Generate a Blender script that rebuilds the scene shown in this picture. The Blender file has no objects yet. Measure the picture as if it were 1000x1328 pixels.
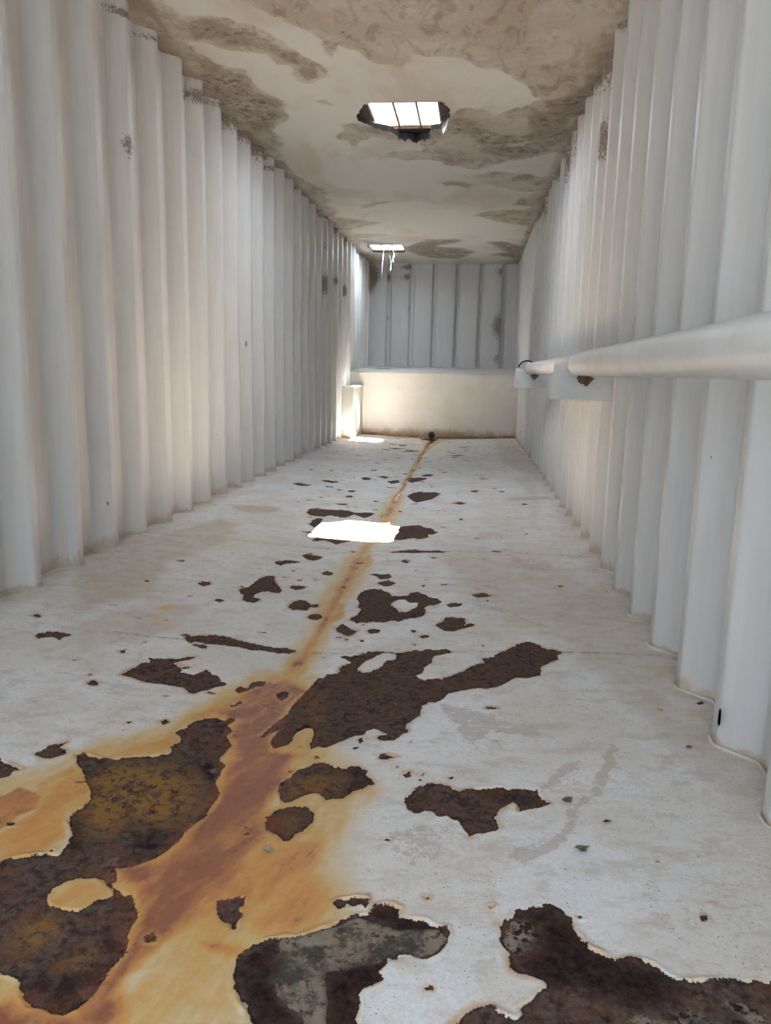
import bpy, bmesh, math, random
import numpy as np
from mathutils import Matrix, Vector
from mathutils.geometry import delaunay_2d_cdt

SC = bpy.context.scene
COL = SC.collection

# ---------------------------------------------------------------- camera
YAW, PITCH, ROLL, FPX = 0.10863, 0.18272, 0.02233, 987.85
cy, sy, cp, sp = math.cos(YAW), math.sin(YAW), math.cos(PITCH), math.sin(PITCH)
F = Vector((-sy * cp, cy * cp, -sp)); R0 = Vector((cy, sy, 0)); U0 = R0.cross(F)
cr, sr = math.cos(ROLL), math.sin(ROLL)
R1 = cr * R0 + sr * U0; U1 = -sr * R0 + cr * U0
cam = bpy.data.cameras.new('camera')
cam.sensor_fit = 'VERTICAL'; cam.sensor_height = 36.0; cam.lens = 36.0 * FPX / 1328
cam.clip_start = 0.02; cam.clip_end = 200
cam_o = bpy.data.objects.new('camera', cam); COL.objects.link(cam_o)
m = Matrix((R1, U1, -F)).transposed().to_4x4(); m.translation = Vector((0, 0, 1.0))
cam_o.matrix_world = m
SC.camera = cam_o

# ---------------------------------------------------------------- world, sun, daylight openings, exposure
EXPOSURE = 0.60
SKY_STRENGTH = 6.0
SUN_STRENGTH = 185.0
SUN_DIR = Vector((-0.12, -1.42, -2.963)).normalized()
wd = bpy.data.worlds.new('sky'); SC.world = wd; wd.use_nodes = True
nt = wd.node_tree; nt.nodes.clear()
wo = nt.nodes.new('ShaderNodeOutputWorld'); bg = nt.nodes.new('ShaderNodeBackground')
sky = nt.nodes.new('ShaderNodeTexSky'); sky.sky_type = 'HOSEK_WILKIE'
sky.sun_direction = -SUN_DIR; sky.turbidity = 3.5; sky.ground_albedo = 0.4
hz = nt.nodes.new('ShaderNodeMix'); hz.data_type = 'RGBA'; hz.inputs[0].default_value = 0.45
nt.links.new(sky.outputs[0], hz.inputs[6]); hz.inputs[7].default_value = (0.62, 0.66, 0.70, 1)   # thin bright haze
nt.links.new(hz.outputs[2], bg.inputs[0]); bg.inputs[1].default_value = SKY_STRENGTH
nt.links.new(bg.outputs[0], wo.inputs[0])
sun = bpy.data.lights.new('sun', 'SUN'); sun.energy = SUN_STRENGTH; sun.angle = math.radians(0.6)
sun.color = (1.0, 0.95, 0.87)
sun_o = bpy.data.objects.new('sun', sun); COL.objects.link(sun_o)
sun_o.rotation_euler = SUN_DIR.to_track_quat('-Z', 'Y').to_euler(); sun_o.location = (0, 20, 30)
# daylight falling through the open end behind the viewer and through the two roof vents
def daylight(name, loc, direction, sx, sy_, power, color):
    l = bpy.data.lights.new(name, 'AREA'); l.shape = 'RECTANGLE'; l.size = sx; l.size_y = sy_
    l.energy = power; l.color = color
    o = bpy.data.objects.new(name, l); COL.objects.link(o); o.location = loc
    o.rotation_euler = Vector(direction).to_track_quat('-Z', 'Y').to_euler()
    return o
daylight('daylight_open_end', (-0.6, -0.90, 1.6), (0, 1, -0.2), 2.2, 2.0, 12, (0.84, 0.92, 1.0))
daylight('daylight_near_vent', (-0.60, 6.33, 2.90), (0, 0, -1), 0.48, 0.56, 20, (0.74, 0.86, 1.0))
daylight('daylight_far_vent', (-1.45, 12.62, 2.90), (0, -0.15, -1), 0.48, 0.50, 16, (0.74, 0.86, 1.0))
vs = SC.view_settings
vs.view_transform = 'Standard'; vs.look = 'None'; vs.gamma = 1.0; vs.use_curve_mapping = False
vs.exposure = EXPOSURE
try:
    SC.cycles.max_bounces = 16; SC.cycles.diffuse_bounces = 12; SC.cycles.glossy_bounces = 6
    SC.cycles.sample_clamp_indirect = 0
except Exception:
    pass

# ---------------------------------------------------------------- outlines of wear on floor and ceiling, metres
RUST = [
 [[-0.784,2.051],[-0.763,2.077],[-0.731,2.09],[-0.7,2.087],[-0.682,2.104],[-0.67,2.094],[-0.682,2.055],[-0.662,2.022],[-0.665,1.99],[-0.637,1.944],[-0.641,1.855],[-0.619,1.829],[-0.616,1.751],[-0.597,1.725],[-0.584,1.655],[-0.589,1.588],[-0.605,1.555],[-0.612,1.524],[-0.615,1.486],[-0.624,1.463],[-0.64,1.419],[-0.659,1.402],[-0.679,1.39],[-0.694,1.384],[-0.705,1.377],[-0.688,1.345],[-0.694,1.332],[-0.679,1.317],[-0.658,1.303],[-0.643,1.311],[-0.627,1.298],[-0.6,1.247],[-0.604,1.226],[-0.602,1.205],[-0.589,1.177],[-0.584,1.158],[-0.592,1.121],[-0.593,1.094],[-0.594,1.069],[-0.598,1.044],[-0.607,1.029],[-0.628,1.017],[-0.647,1.016],[-0.672,1.024],[-0.688,1.022],[-0.712,1.04],[-0.734,1.07],[-0.749,1.071],[-0.775,1.078],[-0.806,1.083],[-1.017,1.109],[-1.172,1.3],[-0.969,1.327],[-0.946,1.345],[-0.94,1.362],[-0.915,1.377],[-0.887,1.389],[-0.848,1.397],[-0.846,1.418],[-0.843,1.44],[-0.862,1.48],[-0.889,1.512],[-0.891,1.543],[-0.881,1.569],[-0.884,1.611],[-0.897,1.643],[-0.919,1.666],[-0.945,1.697],[-0.967,1.731],[-0.995,1.755],[-1.022,1.801],[-1.0,1.806],[-0.976,1.801],[-0.939,1.792],[-0.908,1.795],[-0.886,1.817],[-0.874,1.828],[-0.836,1.828],[-0.81,1.843],[-0.785,1.861],[-0.791,1.909],[-0.778,1.923],[-0.795,1.959],[-0.82,1.977],[-0.797,2.008]],
 [[-0.576,2.006],[-0.562,2.039],[-0.549,2.078],[-0.537,2.126],[-0.525,2.173],[-0.52,2.23],[-0.511,2.305],[-0.499,2.337],[-0.49,2.419],[-0.46,2.472],[-0.428,2.488],[-0.425,2.546],[-0.397,2.592],[-0.435,2.647],[-0.381,2.671],[-0.328,2.715],[-0.284,2.71],[-0.238,2.693],[-0.183,2.729],[-0.111,2.743],[-0.054,2.759],[-0.031,2.72],[-0.066,2.701],[-0.101,2.683],[-0.104,2.606],[-0.13,2.567],[-0.13,2.524],[-0.151,2.488],[-0.123,2.456],[-0.064,2.474],[-0.025,2.497],[0.007,2.542],[0.048,2.599],[0.082,2.627],[0.076,2.672],[0.118,2.691],[0.148,2.741],[0.178,2.775],[0.21,2.828],[0.248,2.852],[0.276,2.841],[0.308,2.793],[0.343,2.779],[0.375,2.749],[0.35,2.715],[0.345,2.669],[0.307,2.629],[0.285,2.605],[0.272,2.526],[0.237,2.503],[0.191,2.493],[0.157,2.451],[0.124,2.416],[0.085,2.397],[0.06,2.401],[0.009,2.376],[-0.04,2.341],[-0.051,2.304],[-0.075,2.279],[-0.099,2.277],[-0.115,2.247],[-0.117,2.178],[-0.143,2.136],[-0.152,2.109],[-0.149,2.065],[-0.182,2.01],[-0.209,2.003],[-0.228,2.018],[-0.224,2.035],[-0.203,2.046],[-0.234,2.073],[-0.246,2.077],[-0.267,2.063],[-0.27,2.038],[-0.296,2.029],[-0.316,2.008],[-0.348,1.973],[-0.367,1.953],[-0.39,1.96],[-0.408,1.941],[-0.416,1.979],[-0.413,2.014],[-0.423,2.063],[-0.451,2.06],[-0.469,2.039],[-0.474,1.963],[-0.488,1.95],[-0.511,1.935],[-0.525,1.958],[-0.532,1.993],[-0.518,2.05],[-0.546,2.023],[-0.555,1.993]],
 [[-0.448,1.729],[-0.447,1.757],[-0.432,1.787],[-0.418,1.818],[-0.397,1.839],[-0.381,1.861],[-0.356,1.868],[-0.337,1.855],[-0.32,1.846],[-0.289,1.844],[-0.276,1.86],[-0.26,1.861],[-0.236,1.837],[-0.227,1.804],[-0.21,1.781],[-0.234,1.747],[-0.253,1.733],[-0.275,1.699],[-0.298,1.697],[-0.316,1.689],[-0.338,1.715],[-0.351,1.719],[-0.38,1.695],[-0.4,1.675],[-0.418,1.67],[-0.434,1.694]],
 [[-0.443,1.585],[-0.444,1.604],[-0.431,1.626],[-0.4,1.654],[-0.371,1.653],[-0.351,1.65],[-0.331,1.619],[-0.329,1.598],[-0.336,1.579],[-0.34,1.556],[-0.356,1.547],[-0.367,1.517],[-0.378,1.511],[-0.398,1.536],[-0.418,1.544],[-0.433,1.558]],
 [[-0.122,1.704],[-0.115,1.731],[-0.102,1.75],[-0.08,1.773],[-0.061,1.786],[-0.036,1.785],[-0.021,1.775],[0.008,1.755],[0.032,1.77],[0.056,1.778],[0.085,1.775],[0.114,1.786],[0.133,1.777],[0.152,1.775],[0.181,1.781],[0.204,1.78],[0.21,1.741],[0.226,1.717],[0.202,1.698],[0.178,1.685],[0.151,1.676],[0.15,1.705],[0.139,1.718],[0.129,1.704],[0.101,1.673],[0.089,1.648],[0.103,1.61],[0.094,1.594],[0.063,1.581],[0.046,1.577],[0.037,1.567],[0.024,1.596],[0.011,1.625],[-0.003,1.627],[-0.017,1.646],[-0.035,1.64],[-0.054,1.664],[-0.073,1.663],[-0.085,1.649],[-0.099,1.651],[-0.118,1.67]],
 [[-0.375,1.132],[-0.375,1.15],[-0.375,1.169],[-0.366,1.186],[-0.355,1.199],[-0.336,1.21],[-0.316,1.217],[-0.303,1.221],[-0.281,1.221],[-0.262,1.237],[-0.23,1.258],[-0.21,1.273],[-0.19,1.287],[-0.176,1.291],[-0.157,1.294],[-0.155,1.315],[-0.146,1.32],[-0.131,1.325],[-0.112,1.33],[-0.096,1.321],[-0.094,1.299],[-0.072,1.294],[-0.049,1.293],[-0.034,1.279],[-0.012,1.273],[-0.005,1.276],[0.002,1.257],[-0.009,1.231],[-0.013,1.212],[-0.036,1.191],[-0.05,1.195],[-0.064,1.196],[-0.078,1.199],[-0.091,1.186],[-0.105,1.187],[-0.11,1.171],[-0.118,1.157],[-0.112,1.136],[-0.125,1.126],[-0.14,1.116],[-0.149,1.103],[-0.141,1.076],[-0.141,1.057],[-0.125,1.015],[-0.272,0.973],[-0.306,1.029],[-0.316,1.04],[-0.328,1.058],[-0.342,1.073],[-0.356,1.092]],
 [[-0.23,1.32],[-0.22,1.331],[-0.206,1.336],[-0.187,1.343],[-0.168,1.344],[-0.165,1.331],[-0.164,1.314],[-0.173,1.324],[-0.187,1.316],[-0.202,1.317],[-0.219,1.302]],
 [[0.093,1.291],[0.104,1.307],[0.119,1.316],[0.131,1.336],[0.15,1.346],[0.165,1.348],[0.181,1.345],[0.184,1.356],[0.199,1.356],[0.209,1.346],[0.222,1.334],[0.231,1.319],[0.233,1.304],[0.231,1.288],[0.243,1.27],[0.253,1.249],[0.272,1.234],[0.289,1.22],[0.307,1.226],[0.324,1.228],[0.337,1.227],[0.349,1.223],[0.361,1.216],[0.371,1.203],[0.381,1.193],[0.398,1.185],[0.417,1.184],[0.451,1.193],[0.483,1.194],[0.515,1.196],[0.546,1.196],[0.608,1.196],[0.662,1.181],[0.589,1.018],[-0.017,0.959],[0.015,1.06],[0.027,1.073],[0.042,1.086],[0.049,1.092],[0.064,1.092],[0.074,1.099],[0.083,1.092],[0.089,1.085],[0.107,1.077],[0.116,1.078],[0.123,1.09],[0.118,1.101],[0.129,1.112],[0.14,1.115],[0.151,1.124],[0.158,1.137],[0.169,1.148],[0.163,1.162],[0.154,1.167],[0.138,1.173],[0.119,1.178],[0.109,1.187],[0.108,1.205],[0.111,1.224],[0.101,1.232],[0.093,1.251]],
 [[-0.466,1.309],[-0.452,1.316],[-0.437,1.317],[-0.422,1.321],[-0.411,1.326],[-0.404,1.304],[-0.411,1.292],[-0.397,1.271],[-0.405,1.255],[-0.398,1.24],[-0.405,1.229],[-0.418,1.248],[-0.432,1.254],[-0.449,1.277]],
 [[-1.14,2.322],[-1.135,2.371],[-1.125,2.395],[-1.115,2.434],[-1.096,2.457],[-1.117,2.489],[-1.091,2.478],[-1.055,2.495],[-1.016,2.505],[-0.985,2.537],[-0.958,2.544],[-0.974,2.509],[-1.005,2.478],[-1.013,2.461],[-0.974,2.435],[-0.959,2.39],[-0.915,2.388],[-0.897,2.413],[-0.882,2.431],[-0.852,2.404],[-0.823,2.398],[-0.803,2.359],[-0.777,2.333],[-0.804,2.304],[-0.822,2.28],[-0.842,2.263],[-0.852,2.236],[-0.875,2.245],[-0.896,2.268],[-0.941,2.282],[-0.97,2.287],[-1.008,2.284],[-1.035,2.283],[-1.087,2.309]],
 [[-1.131,1.776],[-1.118,1.801],[-1.11,1.824],[-1.091,1.84],[-1.077,1.857],[-1.079,1.829],[-1.071,1.816],[-1.047,1.802],[-1.061,1.777],[-1.074,1.762],[-1.096,1.763]],
 [[-1.276,1.754],[-1.201,1.74],[-1.18,1.724],[-1.15,1.71],[-1.113,1.699],[-1.125,1.687],[-1.127,1.657],[-1.142,1.648],[-1.172,1.602]],
 [[-1.069,2.72],[-1.033,2.748],[-0.965,2.776],[-0.914,2.764],[-0.861,2.743],[-0.793,2.719],[-0.728,2.703],[-0.683,2.707],[-0.62,2.692],[-0.64,2.653],[-0.684,2.65],[-0.731,2.661],[-0.79,2.657],[-0.839,2.673],[-0.886,2.676],[-0.932,2.68],[-0.967,2.671],[-0.993,2.68],[-1.043,2.692]],
 [[-1.607,2.585],[-1.593,2.615],[-1.562,2.642],[-1.517,2.646],[-1.476,2.622],[-1.499,2.599],[-1.496,2.565],[-1.539,2.587],[-1.567,2.571],[-1.575,2.552]],
 [[-0.736,2.296],[-0.727,2.33],[-0.704,2.32],[-0.705,2.368],[-0.684,2.39],[-0.657,2.387],[-0.654,2.354],[-0.678,2.342],[-0.7,2.305],[-0.717,2.276]],
 [[-0.717,2.181],[-0.705,2.219],[-0.688,2.223],[-0.694,2.193],[-0.709,2.169]],
 [[-0.6,2.298],[-0.578,2.315],[-0.56,2.307],[-0.555,2.271],[-0.568,2.246],[-0.585,2.263]],
 [[-1.022,2.656],[-0.971,2.661],[-0.956,2.64],[-0.964,2.622]],
 [[-1.062,3.393],[-1.047,3.419],[-1.028,3.458],[-1.022,3.515],[-1.023,3.601],[-1.004,3.649],[-0.964,3.68],[-0.943,3.598],[-0.904,3.509],[-0.859,3.432],[-0.864,3.383],[-0.888,3.386],[-0.923,3.406],[-0.948,3.388],[-0.966,3.346],[-0.966,3.296],[-0.933,3.281],[-0.917,3.252],[-0.934,3.209],[-0.963,3.214],[-0.991,3.224],[-1.013,3.306],[-1.043,3.347]],
 [[-0.779,3.201],[-0.779,3.243],[-0.773,3.292],[-0.747,3.32],[-0.717,3.319],[-0.686,3.262],[-0.65,3.273],[-0.65,3.236],[-0.683,3.226],[-0.687,3.179],[-0.728,3.175],[-0.746,3.165]],
 [[-0.848,3.5],[-0.833,3.532],[-0.805,3.547],[-0.761,3.533],[-0.778,3.495],[-0.801,3.461]],
 [[-1.273,3.421],[-1.266,3.457],[-1.227,3.47],[-1.213,3.43],[-1.235,3.39]],
 [[-1.115,3.195],[-1.103,3.223],[-1.07,3.2],[-1.083,3.172]],
 [[-0.667,3.089],[-0.65,3.133],[-0.625,3.145],[-0.6,3.108],[-0.617,3.061],[-0.648,3.061]],
 [[-1.034,3.949],[-1.007,3.979],[-0.963,4.009],[-0.893,3.985],[-0.932,3.95],[-0.96,3.926],[-0.982,3.878],[-1.013,3.901]],
 [[-0.918,4.12],[-0.906,4.162],[-0.872,4.152],[-0.808,4.145],[-0.805,4.087],[-0.839,4.039],[-0.879,4.061]],
 [[-0.749,3.803],[-0.723,3.843],[-0.686,3.818],[-0.686,3.774],[-0.726,3.773]],
 [[-1.171,5.375],[-1.174,5.528],[-1.144,5.555],[-1.05,5.558],[-0.959,5.573],[-0.889,5.577],[-0.834,5.524],[-0.768,5.553],[-0.686,5.564],[-0.697,5.458],[-0.738,5.343],[-0.823,5.453],[-0.868,5.311],[-0.914,5.315],[-0.989,5.355],[-1.02,5.281],[-1.112,5.289]],
 [[-1.063,4.978],[-1.07,5.142],[-1.052,5.219],[-1.011,5.214],[-0.998,5.005],[-1.007,4.895]],
 [[-1.078,4.745],[-1.022,4.768],[-0.918,4.76],[-0.814,4.743],[-0.736,4.755],[-0.643,4.67],[-0.639,4.617],[-0.712,4.607],[-0.741,4.542],[-0.785,4.465],[-0.822,4.511],[-0.879,4.56],[-0.909,4.513],[-0.948,4.515],[-0.933,4.63],[-0.988,4.703]],
 [[-1.577,6.652],[-1.531,6.736],[-1.448,6.682],[-1.393,6.692],[-1.425,6.579],[-1.496,6.58]],
 [[-1.401,7.013],[-1.314,7.019],[-1.211,6.99],[-1.242,6.871],[-1.322,6.91]],
 [[-1.071,2.709],[-1.051,2.736],[-1.019,2.752],[-0.999,2.765],[-1.005,2.713],[-1.025,2.667],[-1.042,2.675]],
 [[-0.963,2.657],[-0.952,2.65],[-0.95,2.621],[-0.967,2.636]],
 [[-0.995,6.233],[-0.978,6.291],[-0.951,6.205],[-0.983,6.158]],
 [[-1.046,6.516],[-0.991,6.545],[-0.99,6.456],[-1.031,6.453]],
 [[-0.477,3.073],[-0.47,3.116],[-0.457,3.16],[-0.446,3.227],[-0.471,3.258],[-0.473,3.319],[-0.49,3.366],[-0.495,3.467],[-0.483,3.536],[-0.44,3.561],[-0.402,3.552],[-0.367,3.511],[-0.341,3.45],[-0.308,3.442],[-0.266,3.455],[-0.248,3.508],[-0.22,3.525],[-0.179,3.47],[-0.155,3.426],[-0.118,3.413],[-0.099,3.356],[-0.121,3.317],[-0.155,3.301],[-0.174,3.267],[-0.16,3.201],[-0.173,3.144],[-0.203,3.112],[-0.236,3.106],[-0.266,3.071],[-0.299,3.077],[-0.335,3.05],[-0.376,3.059],[-0.412,3.037],[-0.444,3.035]],
 [[-0.114,3.024],[-0.09,3.066],[-0.079,3.12],[-0.054,3.147],[-0.02,3.132],[0.012,3.122],[0.013,3.073],[0.007,3.036],[0.032,3.058],[0.054,3.043],[0.014,3.006],[-0.011,2.985],[-0.036,2.96],[-0.073,2.965]],
 [[-0.522,2.97],[-0.51,2.998],[-0.501,3.023],[-0.469,2.985],[-0.452,2.955],[-0.421,2.938],[-0.436,2.899],[-0.45,2.869],[-0.48,2.896],[-0.503,2.921]],
 [[-0.385,2.937],[-0.362,2.973],[-0.33,2.948],[-0.339,2.917],[-0.369,2.908]],
 [[0.034,3.488],[0.067,3.51],[0.096,3.517],[0.124,3.493],[0.152,3.464],[0.095,3.456],[0.066,3.444]],
 [[-0.079,3.319],[-0.052,3.349],[-0.018,3.347],[-0.001,3.329],[-0.024,3.295],[-0.058,3.283]],
 [[-0.501,3.838],[-0.461,3.847],[-0.426,3.823],[-0.397,3.856],[-0.371,3.795],[-0.386,3.752],[-0.423,3.732],[-0.455,3.797]],
 [[-0.441,3.661],[-0.411,3.698],[-0.384,3.734],[-0.341,3.667],[-0.356,3.621],[-0.393,3.607]],
 [[-0.509,4.698],[-0.478,4.783],[-0.44,4.912],[-0.46,5.013],[-0.447,5.098],[-0.377,5.144],[-0.325,5.156],[-0.277,5.072],[-0.234,5.052],[-0.208,4.95],[-0.18,4.921],[-0.213,4.851],[-0.247,4.85],[-0.238,4.755],[-0.284,4.707],[-0.334,4.723],[-0.408,4.674]],
 [[-0.519,6.442],[-0.479,6.615],[-0.399,6.634],[-0.291,6.653],[-0.237,6.531],[-0.266,6.395],[-0.296,6.233],[-0.355,6.155],[-0.413,6.077],[-0.478,6.262]],
 [[-0.456,4.318],[-0.415,4.359],[-0.363,4.385],[-0.292,4.413],[-0.252,4.374],[-0.162,4.378],[-0.071,4.359],[-0.142,4.332],[-0.214,4.337],[-0.303,4.317],[-0.394,4.328]],
 [[0.144,4.392],[0.215,4.388],[0.197,4.355],[0.152,4.361]],
 [[-0.131,6.068],[-0.066,6.129],[-0.01,6.055],[-0.051,5.996]],
 [[-0.62,7.443],[-0.585,7.587],[-0.461,7.586],[-0.404,7.518],[-0.475,7.34],[-0.542,7.233]],
 [[-0.357,4.12],[-0.334,4.157],[-0.306,4.13],[-0.321,4.073]],
 [[0.014,6.691],[0.06,6.746],[0.106,6.71],[0.065,6.621]],
 [[-0.21,2.948],[-0.196,2.968],[-0.181,2.95],[-0.194,2.931]],
 [[-0.175,2.891],[-0.144,2.901],[-0.124,2.888],[-0.155,2.871]],
 [[-0.192,2.798],[-0.172,2.803],[-0.179,2.789]],
 [[-0.117,3.662],[-0.084,3.675],[-0.08,3.642],[-0.11,3.635]],
 [[-0.4,2.826],[-0.386,2.834],[-0.385,2.806]],
 [[-0.273,3.927],[-0.249,3.935],[-0.252,3.909]],
 [[-0.053,5.381],[-0.036,5.417],[-0.03,5.346],[-0.05,5.334]],
 [[-0.896,7.494],[-0.795,7.504],[-0.815,7.402]],
 [[-1.048,7.318],[-0.977,7.357],[-0.949,7.261],[-1.003,7.21]],
 [[-0.79,7.24],[-0.701,7.332],[-0.648,7.253],[-0.722,7.108]],
 [[-0.488,7.752],[-0.382,7.848],[-0.362,7.775],[-0.436,7.68]],
 [[0.248,6.694],[0.329,6.694],[0.299,6.623]],
 [[-1.042,5.839],[-0.935,5.861],[-0.949,5.796],[-1.01,5.797]],
 [[-1.019,6.221],[-0.978,6.291],[-0.949,6.19],[-0.995,6.152]],
 [[-1.153,6.534],[-1.087,6.55],[-1.117,6.481]],
 [[-0.687,4.328],[-0.641,4.329],[-0.653,4.293]],
 [[-0.219,3.628],[-0.19,3.652],[-0.195,3.608]],
 [[0.108,7.561],[0.212,7.493],[0.122,7.493]],
 [[-0.495,6.476],[-0.462,6.563],[-0.465,6.426]],
 [[-0.896,7.54],[-0.833,7.564],[-0.779,7.501],[-0.824,7.419],[-0.867,7.453]],
 [[-0.78,7.224],[-0.756,7.28],[-0.683,7.234],[-0.725,7.128]],
 [[-1.056,7.37],[-0.992,7.406],[-0.942,7.321],[-0.973,7.27]],
 [[-0.481,7.776],[-0.431,7.873],[-0.357,7.824],[-0.391,7.715],[-0.454,7.727]],
 [[-0.576,7.564],[-0.508,7.598],[-0.415,7.586],[-0.454,7.473],[-0.509,7.395],[-0.557,7.428]],
 [[-1.352,6.987],[-1.276,6.976],[-1.204,6.942],[-1.262,6.901]],
 [[-1.034,10.924],[-0.924,10.936],[-0.893,10.84],[-0.972,10.733]],
 [[-1.119,10.373],[-1.046,10.383],[-0.864,10.495],[-1.012,10.256]],
 [[-0.859,10.197],[-0.718,10.256],[-0.671,10.186],[-0.77,10.116]],
 [[-1.043,7.965],[-0.982,8.001],[-0.967,7.945],[-1.018,7.901]],
 [[-0.719,7.366],[-0.658,7.366],[-0.682,7.299]],
 [[-1.278,6.646],[-1.208,6.683],[-1.2,6.64],[-1.251,6.613]],
 [[-1.048,6.516],[-0.984,6.548],[-0.98,6.478],[-1.024,6.456]],
 [[-1.196,10.97],[-1.129,10.973],[-0.945,10.92],[-1.097,10.876]],
 [[-0.239,9.489],[-0.142,9.433],[-0.178,9.364]],
 [[-0.285,9.728],[-0.089,9.739],[-0.05,9.701],[-0.185,9.65]],
 [[-0.797,12.011],[-0.713,12.226],[-0.488,12.16],[-0.545,11.826],[-0.568,11.353],[-0.599,11.304],[-0.616,11.821],[-0.741,11.887]],
 [[-0.221,1.917],[-0.195,1.928],[-0.162,1.917],[-0.187,1.898],[-0.208,1.901]],
 [[-0.288,2.013],[-0.274,2.026],[-0.265,2.003],[-0.274,1.988]],
 [[-0.136,1.826],[-0.122,1.837],[-0.115,1.82],[-0.127,1.809]],
 [[-0.099,1.825],[-0.083,1.834],[-0.086,1.82]],
 [[-0.021,1.822],[-0.008,1.831],[-0.005,1.817],[-0.016,1.811]],
 [[-0.396,1.907],[-0.384,1.912],[-0.373,1.9],[-0.383,1.886]],
 [[0.243,1.328],[0.25,1.331],[0.252,1.324],[0.245,1.321]],
 [[-0.049,1.355],[-0.044,1.357],[-0.044,1.351]],
 [[0.074,1.337],[0.082,1.341],[0.078,1.332]],
 [[-0.097,1.802],[-0.087,1.803],[-0.091,1.793]],
 [[-1.216,2.231],[-1.208,2.255],[-1.18,2.246],[-1.178,2.221],[-1.199,2.216]],
 [[-1.363,2.397],[-1.338,2.411],[-1.342,2.384]],
 [[-1.244,2.521],[-1.227,2.537],[-1.211,2.514],[-1.225,2.502]],
 [[-0.878,2.029],[-0.868,2.044],[-0.852,2.027],[-0.862,2.01]],
 [[-0.562,1.199],[-0.554,1.208],[-0.54,1.201],[-0.539,1.189],[-0.553,1.188]],
 [[-0.396,1.907],[-0.381,1.912],[-0.374,1.896],[-0.387,1.89]],
 [[-0.973,2.001],[-0.965,2.008],[-0.96,1.994]],
 [[0.241,1.327],[0.248,1.332],[0.252,1.326],[0.245,1.321]],
 [[0.474,1.341],[0.482,1.346],[0.483,1.34],[0.476,1.336]],
 [[0.551,1.426],[0.559,1.423],[0.556,1.418]],
 [[0.499,1.384],[0.505,1.386],[0.503,1.382]],
 [[-0.052,1.355],[-0.044,1.357],[-0.045,1.35]],
 [[0.743,2.339],[0.756,2.35],[0.765,2.343],[0.755,2.33],[0.743,2.328]],
 [[-1.741,2.789],[-1.729,2.813],[-1.694,2.793],[-1.701,2.771]],
 [[-0.698,2.215],[-0.692,2.228],[-0.684,2.218]],
]
HOLE = [
 [[-0.803,1.275],[-0.803,1.296],[-0.793,1.307],[-0.782,1.324],[-0.769,1.332],[-0.756,1.339],[-0.736,1.341],[-0.72,1.337],[-0.699,1.325],[-0.682,1.313],[-0.676,1.297],[-0.688,1.286],[-0.704,1.277],[-0.704,1.263],[-0.711,1.253],[-0.721,1.248],[-0.74,1.247],[-0.756,1.248],[-0.763,1.247],[-0.786,1.256]],
 [[-0.364,2.543],[-0.35,2.607],[-0.32,2.648],[-0.293,2.693],[-0.26,2.696],[-0.237,2.681],[-0.235,2.635],[-0.267,2.625],[-0.282,2.575],[-0.304,2.526],[-0.328,2.499],[-0.356,2.508]],
 [[-0.326,3.304],[-0.315,3.362],[-0.296,3.388],[-0.267,3.389],[-0.242,3.342],[-0.202,3.345],[-0.209,3.283],[-0.226,3.236],[-0.251,3.204],[-0.278,3.206],[-0.304,3.259]],
 [[-0.368,2.98],[-0.368,2.978],[-0.367,2.98]],
]
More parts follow.
